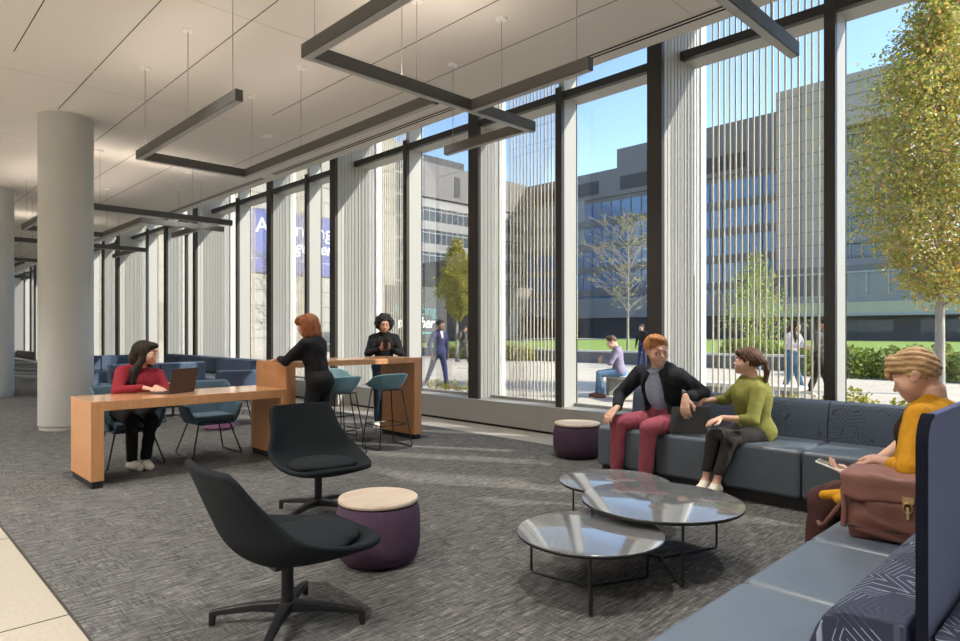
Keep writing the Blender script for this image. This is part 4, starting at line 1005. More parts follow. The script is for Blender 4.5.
# ---- woman in mustard on the near bench
def mustard_layer(P, U, q):
    s = q['s']; ne, ch, pel, sp, fw, rt = q['neck'], q['ch'], q['pel'], q['sp'], q['fw'], q['rt']
    Sh = SDF(q['vox']); Sh.ell(ch, A_([.150, .118, .18]) * s, .04, 'add', A_([rt, fw, sp])); Sh.cone(pel + sp * .02, ch, .125 * s, .125 * s, .04)
    for k in (-1, 1): Sh.ell(ch + fw * .075 * s + rt * k * .062 * s, A_([.064, .056, .066]) * s, .03)
    Sh.build('undershirt', 'brown_top', P)
    U.cone(ne + fw * .12 * s + sp * .06 * s, ch + fw * .17 * s, .095 * s, .130 * s, .012, 'sub', flat=(rt, 1.5)); U.cone(ch + fw * .17 * s, pel + fw * .19 * s, .130 * s, .12 * s, .012, 'sub', flat=(rt, 1.5))
    for k in (-1, 1): U.cone(ne + rt * k * .085 * s, ch + rt * k * .150 * s + fw * .045 * s, .018, .020, .012); U.cone(ch + rt * k * .150 * s + fw * .045 * s, pel + rt * k * .155 * s + fw * .10 * s, .020, .022, .012)
    # tail of the cardigan fanned over the lap on the bag's side
    for j in range(5): U.cone(pel - rt * .18 * s + fw * .06 * j - A_([0, 0, .035]), pel - rt * .225 * s + fw * (.06 + .07 * j) - A_([0, 0, .062]), .030, .022, .015)
    U.build('cardigan', 'mustard', P)
MP, MI = person('short blonde-haired woman in a mustard cardigan looking down at her phone', (-.64, 3.66, 0), (-1, .10), 1.64, .005, 'skin_fair', True, ('crop', 'hair_blonde', 1.),
       'mustard', 'brown_leggings', 'shoe_black', pelv=(0, .11, .545), spine=(.0, -.16, 1), twist=.0, headrot=(.10, .55, 0),
       handR=(-.05, .36, .62), handL=(-.17, .20, .74), footR=(.10, .52, .085), footL=(-.08, .55, .085), poleR=(1, -.5, -.6), poleL=(-1, -.6, -.5),
       kneeR=(.0, .5, 1), kneeL=(.0, .5, 1), toeR=(0, 1, 0), toeL=(0, 1, 0), hR=dict(d=(-.25, 1, .12), n=(.1, .1, 1), curl=.45, side=1), hL=dict(d=(.5, .85, .0), n=(.2, -.1, -1), curl=.45, side=1), sleeve=.45, build=1.12, chest=1.25, loose=1.2, layer=mustard_layer)
phone(MP, MI['wR'] + A_([-.03, .115, .030]), (-.12, 1, .30), (0, -.3, 1), 'white smartphone in the hand of the woman in the mustard cardigan')
# ---- woman at the low desk
person('laughing long-haired woman in a red sweater seated at the low desk', (-7.28, 2.09, 0), (1, .10), 1.66, .007, 'skin_fair', True, ('long', 'hair_dark', 1.15),
       'red_knit', 'black_cloth', 'shoe_white', pelv=(0, -.02, .525), spine=(-.12, .30, 1), twist=-.05, headrot=(.95, -.05, 0),
       handR=(.05, .42, .800), handL=(-.06, .44, .800), footR=(.13, .35, .085), footL=(.02, .39, .085), poleR=(1.2, -.3, -.6), poleL=(-1, -.6, -.6),
       kneeR=(.1, .5, 1), kneeL=(-.1, .5, 1), toeR=(-.1, 1, 0), toeL=(.1, 1, 0), hR=dict(d=(-.5, 1, -.1), n=(0, 0, -1), curl=.2), hL=dict(d=(.1, 1, -.1), n=(0, 0, -1), curl=.3), build=1.08, chest=1.12)
# ---- red-haired woman leaning on the bar
person('copper-haired woman in black leaning her forearms on the tall wooden bar table', (-6.04, 3.55, 0), (-.90, -.44), 1.57, .007, 'skin_fair', True, ('bob', 'hair_copper', 1.15),
       'black_cloth', 'black_cloth', 'shoe_black', pelv=(0, 0, .835), spine=(-.03, .19, 1), twist=.0, headrot=(.15, .10, 0),
       handR=(.12, .46, 1.065), handL=(-.10, .42, 1.065), footR=(.10, -.02, .085), footL=(-.10, .10, .085), poleR=(1, -.6, -.5), poleL=(-1, -.6, -.5), toeR=(.1, 1, 0), toeL=(-.1, 1, 0),
       hR=dict(d=(-.4, 1, 0), n=(0, 0, -1), curl=.3), hL=dict(d=(.6, .9, 0), n=(0, 0, -1), curl=.3))
# ---- curly-haired woman with her phone behind the bar
CP, CI = person('curly black-haired woman in a black turtleneck holding a phone behind the bar table', (-7.42, 5.38, 0), (.84, -.54), 1.59, .007, 'skin_mid', True, ('curly', 'hair_black', 1.),
       'black_cloth', 'denim_dark', 'shoe_white', pelv=(0, 0, .86), spine=(.0, .08, 1), twist=.0, headrot=(0, .18, 0),
       handR=(.055, .30, 1.12), handL=(-.055, .30, 1.12), footR=(.09, .0, .085), footL=(-.09, .10, .085), poleR=(1, -.2, -1), poleL=(-1, -.2, -1), toeR=(.2, 1, 0), toeL=(-.2, 1, 0),
       hR=dict(d=(-.25, .6, .55), n=(-.6, -.3, .5), curl=.55, side=-1), hL=dict(d=(.25, .6, .55), n=(.6, -.3, .5), curl=.55, side=1), collar=.05)
phone(CP, (0, .385, 1.19), (0, .35, 1), (0, -1, .3), 'dark smartphone held in both hands by the curly-haired woman')
# ---- people outside
def bag_extra(P, q):
    s = q['s']; b = SDF(.012); c = q['ch'] - q['fw'] * .20 + A_([0, 0, -.02]); b.ell(c, (.15, .10, .24), .03); b.ell(c - q['fw'] * .08 - A_([0, 0, .06]), (.11, .06, .12), .03); b.build('backpack', 'khaki', P)
OUT = -.05
def shirt_extra(P, q):
    s = q['s']; b = SDF(.010); c = q['ch']; b.cone(q['neck'] + q['fw'] * .055 - q['sp'] * .01, c + q['fw'] * .115 + q['sp'] * .02, .05 * s, .03 * s, .02); b.build('shirt', 'white_cloth', P)
person('woman in a navy trouser suit walking outside, seen past the bar table end', (-11.87, 10.23, OUT), (.98, -.10), 1.70, .011, 'skin_brown', True, ('up', 'hair_dark', 1.), 'navy_suit', 'navy_suit', 'shoe_red',
       pelv=(0, 0, .92), spine=(0, .05, 1), headrot=(.1, 0, 0), handR=(.25, .05, .86), handL=(-.27, -.02, .86), footR=(.09, -.42, .16), footL=(-.07, .24, .09), toeR=(0, 1, -.6), toeL=(0, 1, .1), hem=.06, extra=shirt_extra)
person('person with a backpack walking away on the far side of the plaza', (-21.3, 19.8, OUT), (.35, 1), 1.68, .014, 'skin_mid', False, ('short', 'hair_dark', 1.), 'khaki', 'grey_cloth', 'shoe_black',
       pelv=(0, 0, .90), spine=(0, .08, 1), handR=(.24, .1, .85), handL=(-.24, .0, .85), footR=(.08, .22, .09), footL=(-.08, -.3, .12), extra=bag_extra)
SP, SI = person('seated man in a lilac shirt and jeans outside on a bench looking at his phone', (-7.75, 11.75, OUT), (-.85, -.65), 1.76, .010, 'skin_fair', False, ('short', 'hair_brown', 1.), 'lilac_shirt', 'denim', 'shoe_brown',
       pelv=(0, 0, .55), spine=(0, .16, 1), headrot=(0, .42, 0), handR=(.07, .36, .80), handL=(-.07, .36, .80), footR=(.14, .46, .09), footL=(-.10, .36, .09), kneeR=(.1, .5, 1), kneeL=(-.1, .5, 1), poleR=(1, -.3, -.8), poleL=(-1, -.3, -.8), hem=.05)
person('woman in a white top and jeans walking outside beyond the rod screen', (-5.50, 15.3, OUT), (.95, -.25), 1.66, .012, 'skin_fair', True, ('long', 'hair_dark', .8), 'white_cloth', 'denim', 'shoe_white',
       pelv=(0, 0, .90), spine=(0, .06, 1), headrot=(.2, 0.1, 0), handR=(.10, .32, 1.08), handL=(-.18, .30, 1.05), footR=(.08, .30, .09), footL=(-.08, -.26, .14), toeL=(0, 1, -.4), poleR=(1, -.4, -1), poleL=(-1, -.4, -1), loose=1.2)
person('person in dark clothes and a cap walking outside beside the woman in white', (-4.75, 14.75, OUT), (.95, -.1), 1.70, .012, 'skin_mid', False, ('crop', 'hair_black', 1.), 'grey_cloth', 'charcoal_cloth', 'shoe_white',
       pelv=(0, 0, .91), spine=(0, .05, 1), handR=(.16, .28, 1.10), handL=(-.22, .05, .86), footR=(.08, .26, .09), footL=(-.08, -.26, .13), toeL=(0, 1, -.4), loose=1.25)
person('person in dark clothes standing by the lawn beneath the bare tree', (-13.6, 22.2, OUT), (-.2, -1), 1.70, .016, 'skin_mid', False, ('short', 'hair_dark', 1.), 'black_cloth', 'navy_suit', 'shoe_black',
       pelv=(0, 0, .92), spine=(0, .03, 1), handR=(.24, .1, .88), handL=(-.24, .1, .88), footR=(.12, .05, .09), footL=(-.12, -.03, .09))
# ================================================================== backpack beside the mustard cardigan
MT['bag_brown'] = mat('bag_brown', (.135, .052, .035), .62, noise=.12, nscale=18, bumps=.3, bscale=40, bdist=.01)
MT['bag_light'] = mat('bag_light', (.20, .085, .062), .6, noise=.1, nscale=18, bumps=.3, bscale=40, bdist=.01)
MT['brass'] = mat('brass', (.55, .38, .18), .35, metal=.8)
bp = thing('backpack', 'brown leather backpack lying on the bench beside the woman in mustard', 'bag', (-.715, 3.25, .462), math.radians(6))
b = SDF(.006); b.box((0, 0, .13), (.19, .10, .125), .07); b.box((0, -.02, .055), (.195, .118, .055), .045, .03); b.ell((-.08, -.03, .12), (.13, .105, .11), .05)
b.noise = lambda X, Y, Z: .006 * np.sin(26 * X + 8 * np.sin(14 * Z)) * np.sin(19 * Z + 5) + .003 * np.sin(60 * Z + 12 * X); b.build('bag_body', 'bag_brown', bp)
b = SDF(.006); b.box((0.02, -.115, .115), (.150, .030, .072), .03); b.noise = lambda X, Y, Z: .003 * np.sin(30 * X + 3) * np.sin(25 * Z); b.build('front_pocket', 'bag_brown', bp)
b = SDF(.006); b.box((0, -.025, .262), (.212, .115, .022), .02, .01); b.box((0, -.135, .225), (.208, .014, .052), .012, .03); b.noise = lambda X, Y, Z: .007 * np.sin(21 * X + 1) + .003 * np.sin(48 * X + 30 * Z) ; b.build('flap', 'bag_light', bp)
MB().tube([(-.19, -.11, .26), (-.205, -.125, .20), (-.20, -.12, .12), (-.205, -.115, .04)], .012, 8).build('ruffle', 'bag_light', bp, smooth=True)
MB().tube([(.035 + .016 * math.cos(a), -.152, .165 + .022 * math.sin(a)) for a in [k * PI / 8 for k in range(16)]], .0032, 6, closed=True).box(.015, .055, -.150, -.146, .18, .21).box(.030, .040, -.156, -.148, .12, .17).build('buckle', 'brass', bp)
MB().tube([(-.19, -.08, .18), (-.24, -.11, .10), (-.285, -.10, .03), (-.31, -.06, .008), (-.33, -.0, .008)], .009, 8).build('strap', 'bag_brown', bp, smooth=True)
MB().tube([(-.19, -.135, .055), (.19, -.135, .055)], .005, 6).build('zip_seam', 'plinth', bp)
# ================================================================== outdoors
def ground(name, m, x0, x1, y0, y1, z0, z1): return structure(MB().box(x0, x1, y0, y1, z0, z1).build(name, m))
def paving():
    m, n, b = nt('plaza_paving'); c = coords(n); br = N(n, 'ShaderNodeTexBrick', i_Scale=1.); L = n.links.new; L(c, br.inputs[0])
    br.inputs['Color1'].default_value = (.50, .44, .36, 1); br.inputs['Color2'].default_value = (.43, .38, .31, 1); br.inputs['Mortar'].default_value = (.22, .20, .18, 1)
    br.inputs['Mortar Size'].default_value = .012; br.inputs['Brick Width'].default_value = 2.4; br.inputs['Row Height'].default_value = .6
    L(br.outputs[0], b.inputs['Base Color']); b.inputs['Roughness'].default_value = .8; return m
MT['paving'] = paving()
MT['lawn'] = mat('lawn', (.17, .25, .035), .95, noise=.35, nscale=2.5, bumps=.5, bscale=30, bdist=.05)
MT['planter'] = mat('planter_stone', (.16, .155, .15), .7); MT['planter_cap'] = mat('planter_cap', (.60, .58, .54), .6); MT['soil'] = mat('soil', (.07, .05, .035), .95, noise=.3)
ground('ground', 'paving', -140, 60, 7.42, 24.2, -.35, OUT)
ground('ground', 'paving', -140, -44.9, 24.2, 110, -.36, -.06)
ground('lawn', 'lawn', -44, 60, 24.5, 74.5, -.3, .46)
ground('planter_wall', 'planter', -44, 60, 24.2, 24.5, -.3, .44); ground('planter_wall', 'planter_cap', -44, 60, 24.14, 24.56, .44, .52)
ground('path', 'paving', -60, 60, 74.5, 112, -.3, .30)
ground('planting_bed', 'soil', -47, 7, 7.42, 8.6, -.3, .06)
# leaves
def leafmat(name, cols):
    m, n, b = nt(name); g = N(n, 'ShaderNodeNewGeometry'); r = ramp(n, g.outputs['Random Per Island'], [(k / (len(cols) - 1), c) for k, c in enumerate(cols)])
    L = n.links.new; L(r.outputs[0], b.inputs['Base Color']); b.inputs['Roughness'].default_value = .55; b.inputs['Specular IOR Level'].default_value = .3
    tr = N(n, 'ShaderNodeBsdfTranslucent'); L(r.outputs[0], tr.inputs[0]); mx = N(n, 'ShaderNodeMixShader'); mx.inputs[0].default_value = .4
    L(b.outputs[0], mx.inputs[1]); L(tr.outputs[0], mx.inputs[2]); L(mx.outputs[0], n.nodes['Material Output'].inputs[0]); return m
MT['leaf_autumn'] = leafmat('leaf_autumn', [(.50, .46, .09), (.33, .36, .06), (.56, .44, .10), (.60, .31, .10), (.38, .40, .07), (.22, .26, .05), (.64, .55, .22)])
MT['leaf_green'] = leafmat('leaf_green', [(.12, .17, .03), (.24, .29, .05), (.16, .22, .04), (.30, .31, .08)])
MT['leaf_yellow'] = leafmat('leaf_yellow', [(.36, .34, .04), (.26, .30, .04), (.45, .33, .05), (.20, .25, .03)])
MT['leaf_willow'] = leafmat('leaf_willow', [(.26, .36, .05), (.36, .44, .08), (.20, .30, .05)])
MT['leaf_orange'] = leafmat('leaf_orange', [(.35, .24, .05), (.45, .28, .06), (.22, .2, .05)])
MT['bark'] = mat('bark', (.30, .27, .23), .9, noise=.25, nscale=12, bumps=.6, bscale=25, bdist=.02, stretch=(1, 1, .3)); MT['bark_dark'] = mat('bark_dark', (.12, .10, .08), .9, noise=.3)
def leaves(pts, size, name, m, parent, asp=.6):
    P = np.array(pts, np.float32); k = len(P)
    a = rng.normal(size=(k, 3)); a /= np.linalg.norm(a, axis=1)[:, None]; b = rng.normal(size=(k, 3)); b -= a * (a * b).sum(1)[:, None]; b /= np.linalg.norm(b, axis=1)[:, None]
    sz = size * rng.uniform(.6, 1.3, (k, 1)); c = np.cross(a, b)
    q = np.stack([P - a * sz, P - b * sz * asp + c * sz * .15, P + a * sz, P + b * sz * asp + c * sz * .15], 1).reshape(-1, 3)
    me = bpy.data.meshes.new(name); me.vertices.add(4 * k); me.vertices.foreach_set('co', q.astype(np.float32).ravel())
    me.loops.add(4 * k); me.loops.foreach_set('vertex_index', np.arange(4 * k, dtype=np.int32)); me.polygons.add(k); me.polygons.foreach_set('loop_start', np.arange(0, 4 * k, 4, dtype=np.int32))
    me.update(calc_edges=True); me.materials.append(MT[m]); o = bpy.data.objects.new(name, me); link(o, parent); return o
def tree(label, loc, h, r, z0, nleaf, size, leaf, trunk_r, nb=26, droop=0., bark='bark', cone=True, sparse=0.):
    t = thing('tree', label, 'tree', loc); rs = random.Random(int(abs(loc[0]) * 100) + 5); m_ = MB()
    m_.tube([(0, 0, -.1), (.01, 0, z0), (.03, .02, z0 + (h - z0) * .5), (0, 0, h * .98)], [trunk_r, trunk_r * .8, trunk_r * .5, .012], 10)
    pts = []
    for i in range(nb):
        f = (i + .5) / nb; zb = z0 * .92 + (h - z0) * f * .92; a = i * 2.4 + rs.uniform(-.4, .4)
        if cone: rad = r * (min(1, .35 + f * 3.2) if f < .25 else 1) * (1 - max(0, f - .2) / .8) ** .9 * rs.uniform(.8, 1.1) + .12
        else: rad = r * math.sin(PI * min(1, .12 + f * .86)) ** .6 * rs.uniform(.85, 1.1)
        up = rad * (.75 if not droop else .35)
        d = V((math.cos(a), math.sin(a), 0)); p0 = V((0, 0, zb)); p1 = p0 + d * rad * .5 + V((0, 0, up * .5)); p2 = p0 + d * rad + V((0, 0, up * (1 - droop)))
        m_.tube([p0, p1, p2], [trunk_r * .28 * (1 - f * .6), trunk_r * .16 * (1 - f * .6), .006], 6)
        tw = 9 if sparse else 5
        for k in range(tw):
            g = (k + 1) / tw; q0 = p0.lerp(p1, min(1, g * 2)) if g < .5 else p1.lerp(p2, (g - .5) * 2)
            d2 = V((rs.uniform(-1, 1), rs.uniform(-1, 1), rs.uniform(-.1 - droop, 1))).normalized() + d * .6; q1 = q0 + d2 * rad * rs.uniform(.2, .42)
            m_.tube([q0, q0.lerp(q1, .5) + V((0, 0, .03)), q1], [.009, .007, .003], 4)
            if sparse:
                for _ in range(3):
                    q2 = q1 + V((rs.uniform(-1, 1), rs.uniform(-1, 1), rs.uniform(-.3, 1))) * rad * .22; m_.tube([q0.lerp(q1, .6), q2], [.005, .002], 4)
                    if rs.random() < sparse: pts += [tuple(q2 + V((rs.gauss(0, .05), rs.gauss(0, .05), rs.gauss(0, .05)))) for _ in range(3)]
            else:
                w_ = max(3, int(nleaf / nb / tw * (rad / r + .25)))
                for _ in range(w_):
                    c_ = q0.lerp(q1, rs.uniform(.2, 1.2)); s_ = rad * .16 + .03; pts.append((c_.x + rs.gauss(0, s_), c_.y + rs.gauss(0, s_), c_.z + rs.gauss(0, s_) - droop * abs(rs.gauss(0, .3))))
    m_.build('trunk', bark, t, smooth=True); leaves(pts, size, 'foliage', leaf, t); return t
tree('columnar street tree with yellow-green and orange autumn leaves beside the tallest window', (-3.14, 17.5, OUT), 10.2, 1.62, 2.05, 52000, .046, 'leaf_autumn', .11, 80)
tree('nearly bare young tree with a few yellow leaves behind the man in the blazer', (-16.9, 26.3, .40), 6.6, 1.75, 1.75, 0, .055, 'leaf_yellow', .07, 40, cone=False, sparse=.22)
tree('small columnar tree with yellow-green leaves behind the woman in the navy suit', (-23.7, 21.6, OUT), 6.4, .72, 2.1, 16000, .06, 'leaf_yellow', .085, 40)
tree('slender light green tree with drooping twigs beyond the rod screen', (-10.7, 25.9, .46), 4.4, 1.35, .5, 3200, .05, 'leaf_willow', .05, 30, droop=.5)
tree('thin orange-brown tree in front of the pale stone building', (-30.5, 24.0, OUT), 5.4, .5, 1.8, 2500, .05, 'leaf_orange', .06, 24)
tree('bare young tree outside, seen behind the copper-haired woman', (-21.2, 10.6, OUT), 4.6, 1.0, 1.1, 0, .05, 'leaf_yellow', .045, 24, cone=False, sparse=.1)
def shrub(name, label, x0, x1, y0, y1, z0, h, k, m='leaf_green', size=.05, group=None):
    t = thing(name, label, name.replace('_', ' '), ((x0 + x1) / 2, (y0 + y1) / 2, z0), group=group); w_ = (x1 - x0) / 2; d_ = (y1 - y0) / 2
    pts = []
    nb = max(3, int((x1 - x0) * 1.6)); bl = [(-w_ + (i + .5) * 2 * w_ / nb, rng.uniform(-.2, .2) * d_, rng.uniform(.75, 1.05)) for i in range(nb)]
    for _ in range(k):
        bx, by, bh = bl[rng.integers(nb)]; v = rng.normal(size=3); v /= np.linalg.norm(v); q = rng.uniform(.65, 1.02)
        pts.append((bx + v[0] * q * max(w_ / nb * 1.5, .2), by + v[1] * q * d_, max(.03, (abs(v[2]) * q) * h * bh)))
    leaves(pts, size, 'foliage', m, t)
    s = MB(); rs = random.Random(3)
    for bx, by, bh in bl:
        for _ in range(4): s.tube([(bx, by, -.02), (bx + rs.uniform(-.2, .2), by + rs.uniform(-.2, .2), h * .8)], [.012, .005], 4)
    s.build('stem', 'bark_dark', t); return t
shrub('hedge', 'leafy green hedge in the planter beyond the street tree', -7.6, 1.5, 21.6, 23.9, OUT, 1.12, 11000, size=.075)
shrub('shrub', 'pale grassy shrub at the foot of the slender light green tree', -11.8, -9.6, 24.8, 26.0, .46, .75, 3000, 'leaf_willow', .06)
shrub('shrub', 'round green shrub between the slender tree and the walking pair', -9.4, -8.6, 24.8, 25.8, .46, .55, 900, 'leaf_green', .06)
shrub('shrub', 'yellow-green shrub behind the backpack walker on the plaza', -27.5, -20.5, 22.9, 24.0, OUT, .85, 5000, 'leaf_yellow', .07)
shrub('ground_cover', 'low strip of leafy ground cover just outside the sofa windows', -3.3, .6, 7.75, 8.4, .06, .64, 12000, 'leaf_yellow', .026)
shrub('ground_cover', 'tuft of thin grass outside the window beside the bar table', -9.6, -8.2, 7.75, 8.3, .06, .46, 700, 'leaf_yellow', .03)
shrub('shrub', 'small green shrub outside behind the bare young tree', -24.4, -22.6, 12.2, 13.2, OUT, .75, 1200, 'leaf_green', .06)
def bench(x, y, rz, label):
    t = thing('bench', label, 'bench', (x, y, OUT), rz)
    MB().box(-.9, .9, -.25, .25, .40, .47).build('seat', 'planter_cap', t, bevel=.01); MB().box(-.75, -.6, -.2, .2, 0, .40).build('leg', 'planter', t); MB().box(.6, .75, -.2, .2, 0, .40).build('leg', 'planter', t)
bench(-7.55, 11.85, math.radians(-30), 'stone bench outside under the man in the lilac shirt')
bench(-4.9, 11.6, 0, 'empty stone bench outside behind the rod screen')
bench(.6, 19.6, 0, 'pale stone bench beyond the street tree')
def lamp(x, y, h, label):
    t = thing('street_lamp', label, 'street lamp', (x, y, OUT))
    MB().tube([(0, 0, 0), (0, 0, h)], [.07, .05], 10).build('pole', 'grey_metal', t, smooth=True); MB().box(-.42, .42, -.08, .08, h - .12, h - .02).box(-.42, -.30, -.1, .1, h - .02, h + .06).box(.30, .42, -.1, .1, h - .02, h + .06).build('lamp_head', 'grey_metal', t)
MT['grey_metal'] = mat('grey_metal', (.10, .105, .11), .5, metal=.3)
lamp(-27.0, 21.3, 4.4, 'twin-head street lamp outside beside the columnar yellow tree'); lamp(-27.5, 12.5, 3.3, 'street lamp in front of the stone building under its blue banner'); lamp(-20.5, 38.5, 7.5, 'tall street lamp standing on the lawn')
# ---- buildings
def bglass(name, c, rough=.12):
    m, n, b = nt(name); b.inputs['Base Color'].default_value = (*c, 1); b.inputs['Roughness'].default_value = rough; b.inputs['Metallic'].default_value = .0; b.inputs['Specular IOR Level'].default_value = .9; return m
MT['bglass'] = bglass('building_glass', (.05, .07, .095)); MT['bglass_blue'] = bglass('building_glass_blue', (.07, .15, .30)); MT['bglass_dark'] = bglass('building_glass_dark', (.05, .06, .07))
MT['bstone'] = mat('building_stone', (.40, .345, .30), .8, noise=.06, nscale=.4); MT['bgrey'] = mat('building_grey', (.17, .16, .16), .75, noise=.05, nscale=.5); MT['bframe'] = mat('building_frame', (.34, .36, .37), .5)
MT['bdark'] = mat('building_dark', (.045, .045, .052), .7); MT['bpale'] = mat('building_pale', (.34, .32, .29), .8); MT['bshade'] = mat('spandrel', (.25, .25, .25), .5); MT['bolive'] = mat('building_band', (.46, .43, .32), .7); MT['seam'] = mat('stone_joint', (.16, .15, .14), .9)
def facade(t, ax, c, a0, a1, z0, z1, fl, first, sill, wh, mull, glassm='bglass', wallm='bstone', frame='bframe', thick=3., ins=.25, name='facade_wall'):
    """ax 'x': wall runs along x at y=c facing -y; ax 'y': wall runs along y at x=c facing +x"""
    def bx(m_, p0, p1, d0, d1, zz0, zz1):
        if ax == 'x': m_.box(p0, p1, c + d0, c + d1, zz0, zz1)
        else: m_.box(c - d1, c - d0, p0, p1, zz0, zz1)
    m_ = MB(); bx(m_, a0, a1, ins, thick, z0, z1); 
    z = first; prev = z0; floors = []
    while z + wh < z1 - .3: floors.append(z); z += fl
    for z in floors: bx(m_, a0, a1, 0, ins + .01, prev, z); prev = z + wh
    bx(m_, a0, a1, 0, ins + .01, prev, z1); m_.build(name, wallm, t)
    for z in floors:
        g = MB(); bx(g, a0 + .1, a1 - .1, ins - .12, ins - .02, z, z + wh); o = g.build('window_band', glassm, t)
        f = MB(); k = int((a1 - a0) / mull)
        for i in range(k + 1): p = a0 + .1 + i * mull; bx(f, p - .05, p + .05, ins - .22, ins - .1, z, z + wh)
        bx(f, a0, a1, -.05, ins - .1, z + wh * .74, z + wh * .79); f.build('window_frame', frame, o)
def joints(t, ax, c, a0, a1, zs, th=.09, ver=None):
    m_ = MB()
    for z in zs:
        if ax == 'x': m_.box(a0, a1, c - .03, c + .02, z, z + th)
        else: m_.box(c - .02, c + .03, a0, a1, z, z + th)
    for (p, q0, q1) in ver or ():
        if ax == 'x': m_.box(p, p + th, c - .03, c + .02, q0, q1)
        else: m_.box(c - .02, c + .03, p, p + th, q0, q1)
    m_.build('stone_joint', 'seam', t)
# right-hand block, parallel to the hall
b1 = thing('building', 'tall grey-brown stone building with a recessed glazed bay, behind the autumn street tree', 'building', (0, 0, 0))
MB().box(-32.6, -26.9, 85, 110, .2, 32).box(-19.2, -17.9, 85, 110, .2, 32).box(-26.9, -19.2, 85, 110, 25.9, 32).box(-26.9, -19.2, 86.5, 110, .2, 26).build('facade_wall', 'bstone', b1)
for z in [2.7 + 3.27 * k for k in range(1, 7)]:
    g = MB().box(-26.9, -19.2, 86.1, 86.5, z + .9, z + 2.75).build('window_band', 'bglass', b1)
    f = MB()
    for i in range(7): f.box(-26.9 + i * 1.27, -26.8 + i * 1.27, 85.9, 86.15, z + .9, z + 2.75)
    f.box(-26.9, -19.2, 85.8, 86.2, z + 2.75, z + 2.9).build('window_frame', 'bframe', g)
    MB().box(-26.9, -19.2, 85.85, 86.5, z - .36, z + .9).build('spandrel', 'bshade', b1)
joints(b1, 'x', 85, -32.6, -18, [27.6, 29.4, 30.9] + [2.2 + 1.63 * k for k in range(1, 15)][:14], ver=[(-29.6, .2, 32)])
# podium in front of it
b2 = thing('building', 'low long building with a glazed band over a dark ground floor, behind the lawn hedge', 'building', (0, 0, 0))
MB().box(-34, 45, 76.5, 84.9, .2, 8.5).build('facade_wall', 'bgrey', b2); g = MB().box(-34, 45, 76.1, 76.5, 5.2, 7.6).build('window_band', 'bglass', b2)
f = MB()
for i in range(40): f.box(-34 + i * 2., -33.85 + i * 2., 75.95, 76.15, 4.6, 7.6)
f.box(-34, 45, 75.9, 76.2, 7.6, 7.8).build('window_frame', 'bframe', g); MB().box(-34, 45, 75.9, 76.5, 4.55, 5.3).build('spandrel', 'bshade', b2)
MB().box(-34, 45, 75.0, 76.5, 3.3, 4.5).build('fascia', 'bolive', b2); MB().box(-34, 45, 74.9, 75.4, 3.05, 3.35).build('fascia_edge', 'bframe', b2)
for i in range(9): w_ = MB().box(-30 + i * 7.4, -25 + i * 7.4, 76.38, 76.46, 1.3, 2.6).build('ground_window', 'bglass', b2)
MB().box(-34, 45, 76.45, 76.5, .2, 3.0).build('ground_wall', 'bdark', b2)
# left parallel block with blue glass
b3 = thing('building', 'long grey building with bands of blue glass behind the bare tree', 'building', (0, 0, 0))
MB().box(-84.4, -35, 95.3, 120, .2, 29.7).box(-63.2, -35, 95, 120, 29.7, 32.9).box(-84.4, -35, 95, 95.3, 25.0, 29.7).build('facade_wall', 'bgrey', b3)
lou = MB()
for x in (-82, -73.5, -62.5, -54, -47): lou.box(x, x + 6.5, 94.9, 95.05, 25.8, 28.1)
lou.build('louver_panel', 'bdark', b3)
for k in range(5):
    z = 21.2 - 4.1 * k; gl = MB().box(-70 if k < 2 else -84.4, -35, 94.95, 95.3, z, z + 2.9).build('window_band', 'bglass_blue', b3); f = MB()
    for i in range(26): x = -84.4 + i * 2.; (f.box(x, x + .12, 94.8, 95.0, z, z + 2.9) if (k >= 2 or x > -70) else None)
    f.build('window_frame', 'bgrey', gl); MB().box(-84.4, -35, 94.8, 95.3, z - 1.2, z).build('spandrel', 'bgrey', b3)
MB().box(-84.4, -70, 94.9, 95.3, 16.5, 25.0).build('stone_panel', 'bshade', b3)
MB().box(-84.4, -35, 94.3, 95.3, .2, 3.8).build('ground_wall', 'bdark', b3); MB().box(-84.3, -35, 93.8, 95.3, 3.8, 7.2).build('fascia', 'bshade', b3)
# perpendicular block
b4 = thing('building', 'grey office building with rows of ribbon windows facing the plaza, behind the columnar yellow tree', 'building', (0, 0, 0))
facade(b4, 'y', -84.4, 55, 95, .2, 30, 3.8, 5.0, 0, 2.35, 1.3, 'bglass', 'bshade', 'bframe', 14)
MB().box(-84.38, -84.0, 55, 95, 24.2, 30).build('parapet_wall', 'bgrey', b4); MB().box(-98, -88, 70, 82, 30, 32.6).build('roof_plant_room', 'bdark', b4); MB().box(-83.99, -83.9, 76.0, 77.3, 25, 28.5).build('vent_panel', 'bdark', b4)
MB().box(-84.3, -79, 60, 94, .2, 4.2).build('ground_wall', 'bdark', b4); MB().box(-84.3, -66, 66.5, 69.0, .2, 12.5).build('side_block', 'bdark', b4)
b6 = thing('pavilion', 'sloping pale stone wedge on the far side of the lawn', 'building', (0, 0, 0))
MB().add([(-78.8, 72, .2), (-68.9, 72, .2), (-78.8, 75, .2), (-68.9, 75, .2), (-78.8, 72, 5.8), (-78.8, 75, 5.8), (-65.1, 72, 8.0), (-65.1, 75, 8.0)], [(0, 1, 6, 4), (2, 5, 7, 3), (0, 4, 5, 2), (1, 3, 7, 6), (4, 6, 7, 5), (0, 2, 3, 1)]).build('wedge_wall', 'bpale', b6)
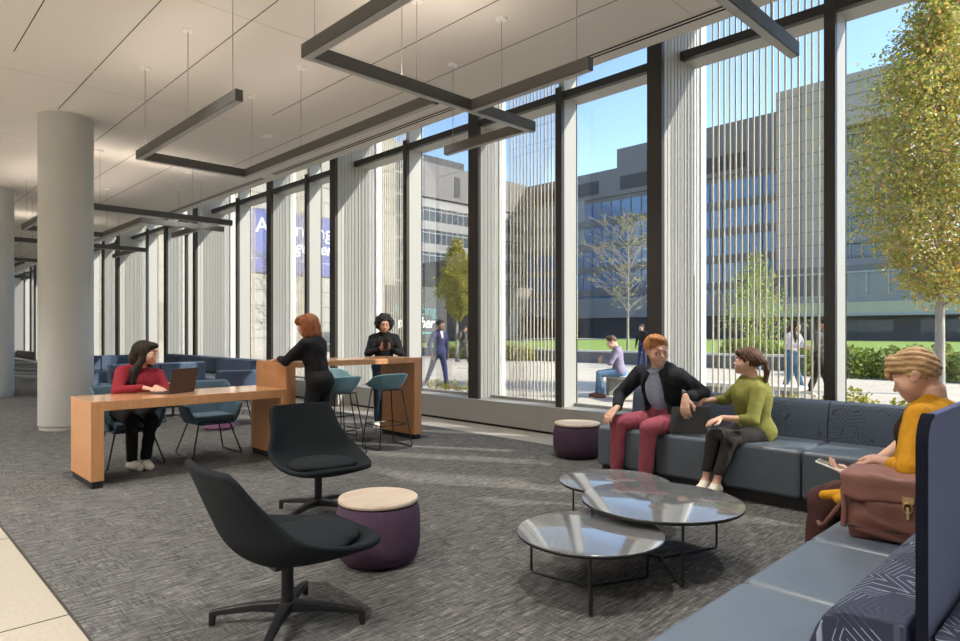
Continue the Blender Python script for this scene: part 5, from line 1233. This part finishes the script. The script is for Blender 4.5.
# pale stone building with the blue banner
b5 = thing('building', 'pale stone building on the plaza carrying a large blue banner', 'building', (0, 0, 0))
MB().box(-66, -45, 4, 33.9, -.1, 18).build('facade_wall', 'bpale', b5); MB().box(-66, -45.6, 33.9, 37, -.1, 18).build('stair_wall', 'bshade', b5)
g = MB().box(-45.6, -45.45, 34.1, 36.6, 2, 17.5).build('stair_window', 'bglass', b5); f = MB()
for k in range(9): f.box(-45.45, -45.35, 34, 36.7, 2 + k * 1.9, 2.15 + k * 1.9)
for k in range(6): f.box(-45.45, -45.35, 34.1 + k * .48, 34.18 + k * .48, 2, 17.5)
f.build('window_frame', 'bframe', g)
joints(b5, 'y', -45, 4, 33.9, [.9 + 1.18 * k for k in range(14)], .05, [(p, 0, 18) for p in (9, 14.5, 19, 31.6)])
MB().box(-45.02, -44.9, 5, 16, .8, 3.3).build('ground_window', 'bglass_dark', b5)
MT['banner_blue'] = mat('banner_blue', (.085, .10, .30), .6); MT['banner_white'] = mat('banner_white', (.85, .85, .88), .6); MT['banner_teal'] = mat('banner_teal', (.10, .30, .32), .6)
def font_text(body, parent, origin, rotz, size, m, shear=0., bold=0., name='lettering', sx=1., fit=None):
    cu = bpy.data.curves.new(name, 'FONT'); cu.body = body; cu.size = size; cu.extrude = .01; cu.shear = shear; cu.offset = bold; cu.fill_mode = 'BOTH'
    tmp = bpy.data.objects.new(name, cu); COL.objects.link(tmp); dg = bpy.context.evaluated_depsgraph_get(); me = bpy.data.meshes.new_from_object(tmp.evaluated_get(dg)); bpy.data.objects.remove(tmp)
    if fit: sx = fit / max(v.co.x for v in me.vertices)
    me.materials.clear(); me.materials.append(MT[m]); o = bpy.data.objects.new(name, me); link(o, parent); o.location = origin; o.rotation_euler = (PI / 2, 0, rotz); o.scale = (sx, 1, 1); return o
bn = thing('banner', 'large blue banner reading Advancing together, hung on the pale stone building', 'banner', (-44.9, 19.9, 5.7))
MB().box(0, .04, 0, 8.1, 0, 4.6).build('banner_sheet', 'banner_blue', bn)
font_text('Advancing', bn, (.06, 1.23, 2.95), PI / 2, 1.55, 'banner_white', fit=6.37); font_text('together', bn, (.06, 3.25, 1.7), PI / 2, 1.35, 'banner_white', .3, .02, fit=4.45)
MB().box(.045, .055, .5, 7.6, 1.0, 1.03).build('rule', 'banner_white', bn)
sg = thing('sign_wall', 'dark sign wall on the plaza with teal and white lettering reading Advancing together', 'sign', (-40.0, 29.3, OUT))
MB().box(-.3, 0, 0, 6.05, 0, 5.0).build('sign_panel', 'bdark', sg)
font_text('Advancing', sg, (.02, .45, 2.75), PI / 2, 1.25, 'banner_teal', sx=.86); font_text('together', sg, (.02, .9, 1.75), PI / 2, 1.2, 'banner_white', .3, .02, sx=.88)
MB().box(0, .015, 1.4, 5.6, 1.25, 1.4).build('rule', 'banner_teal', sg)
SC.view_settings.exposure = EXPO
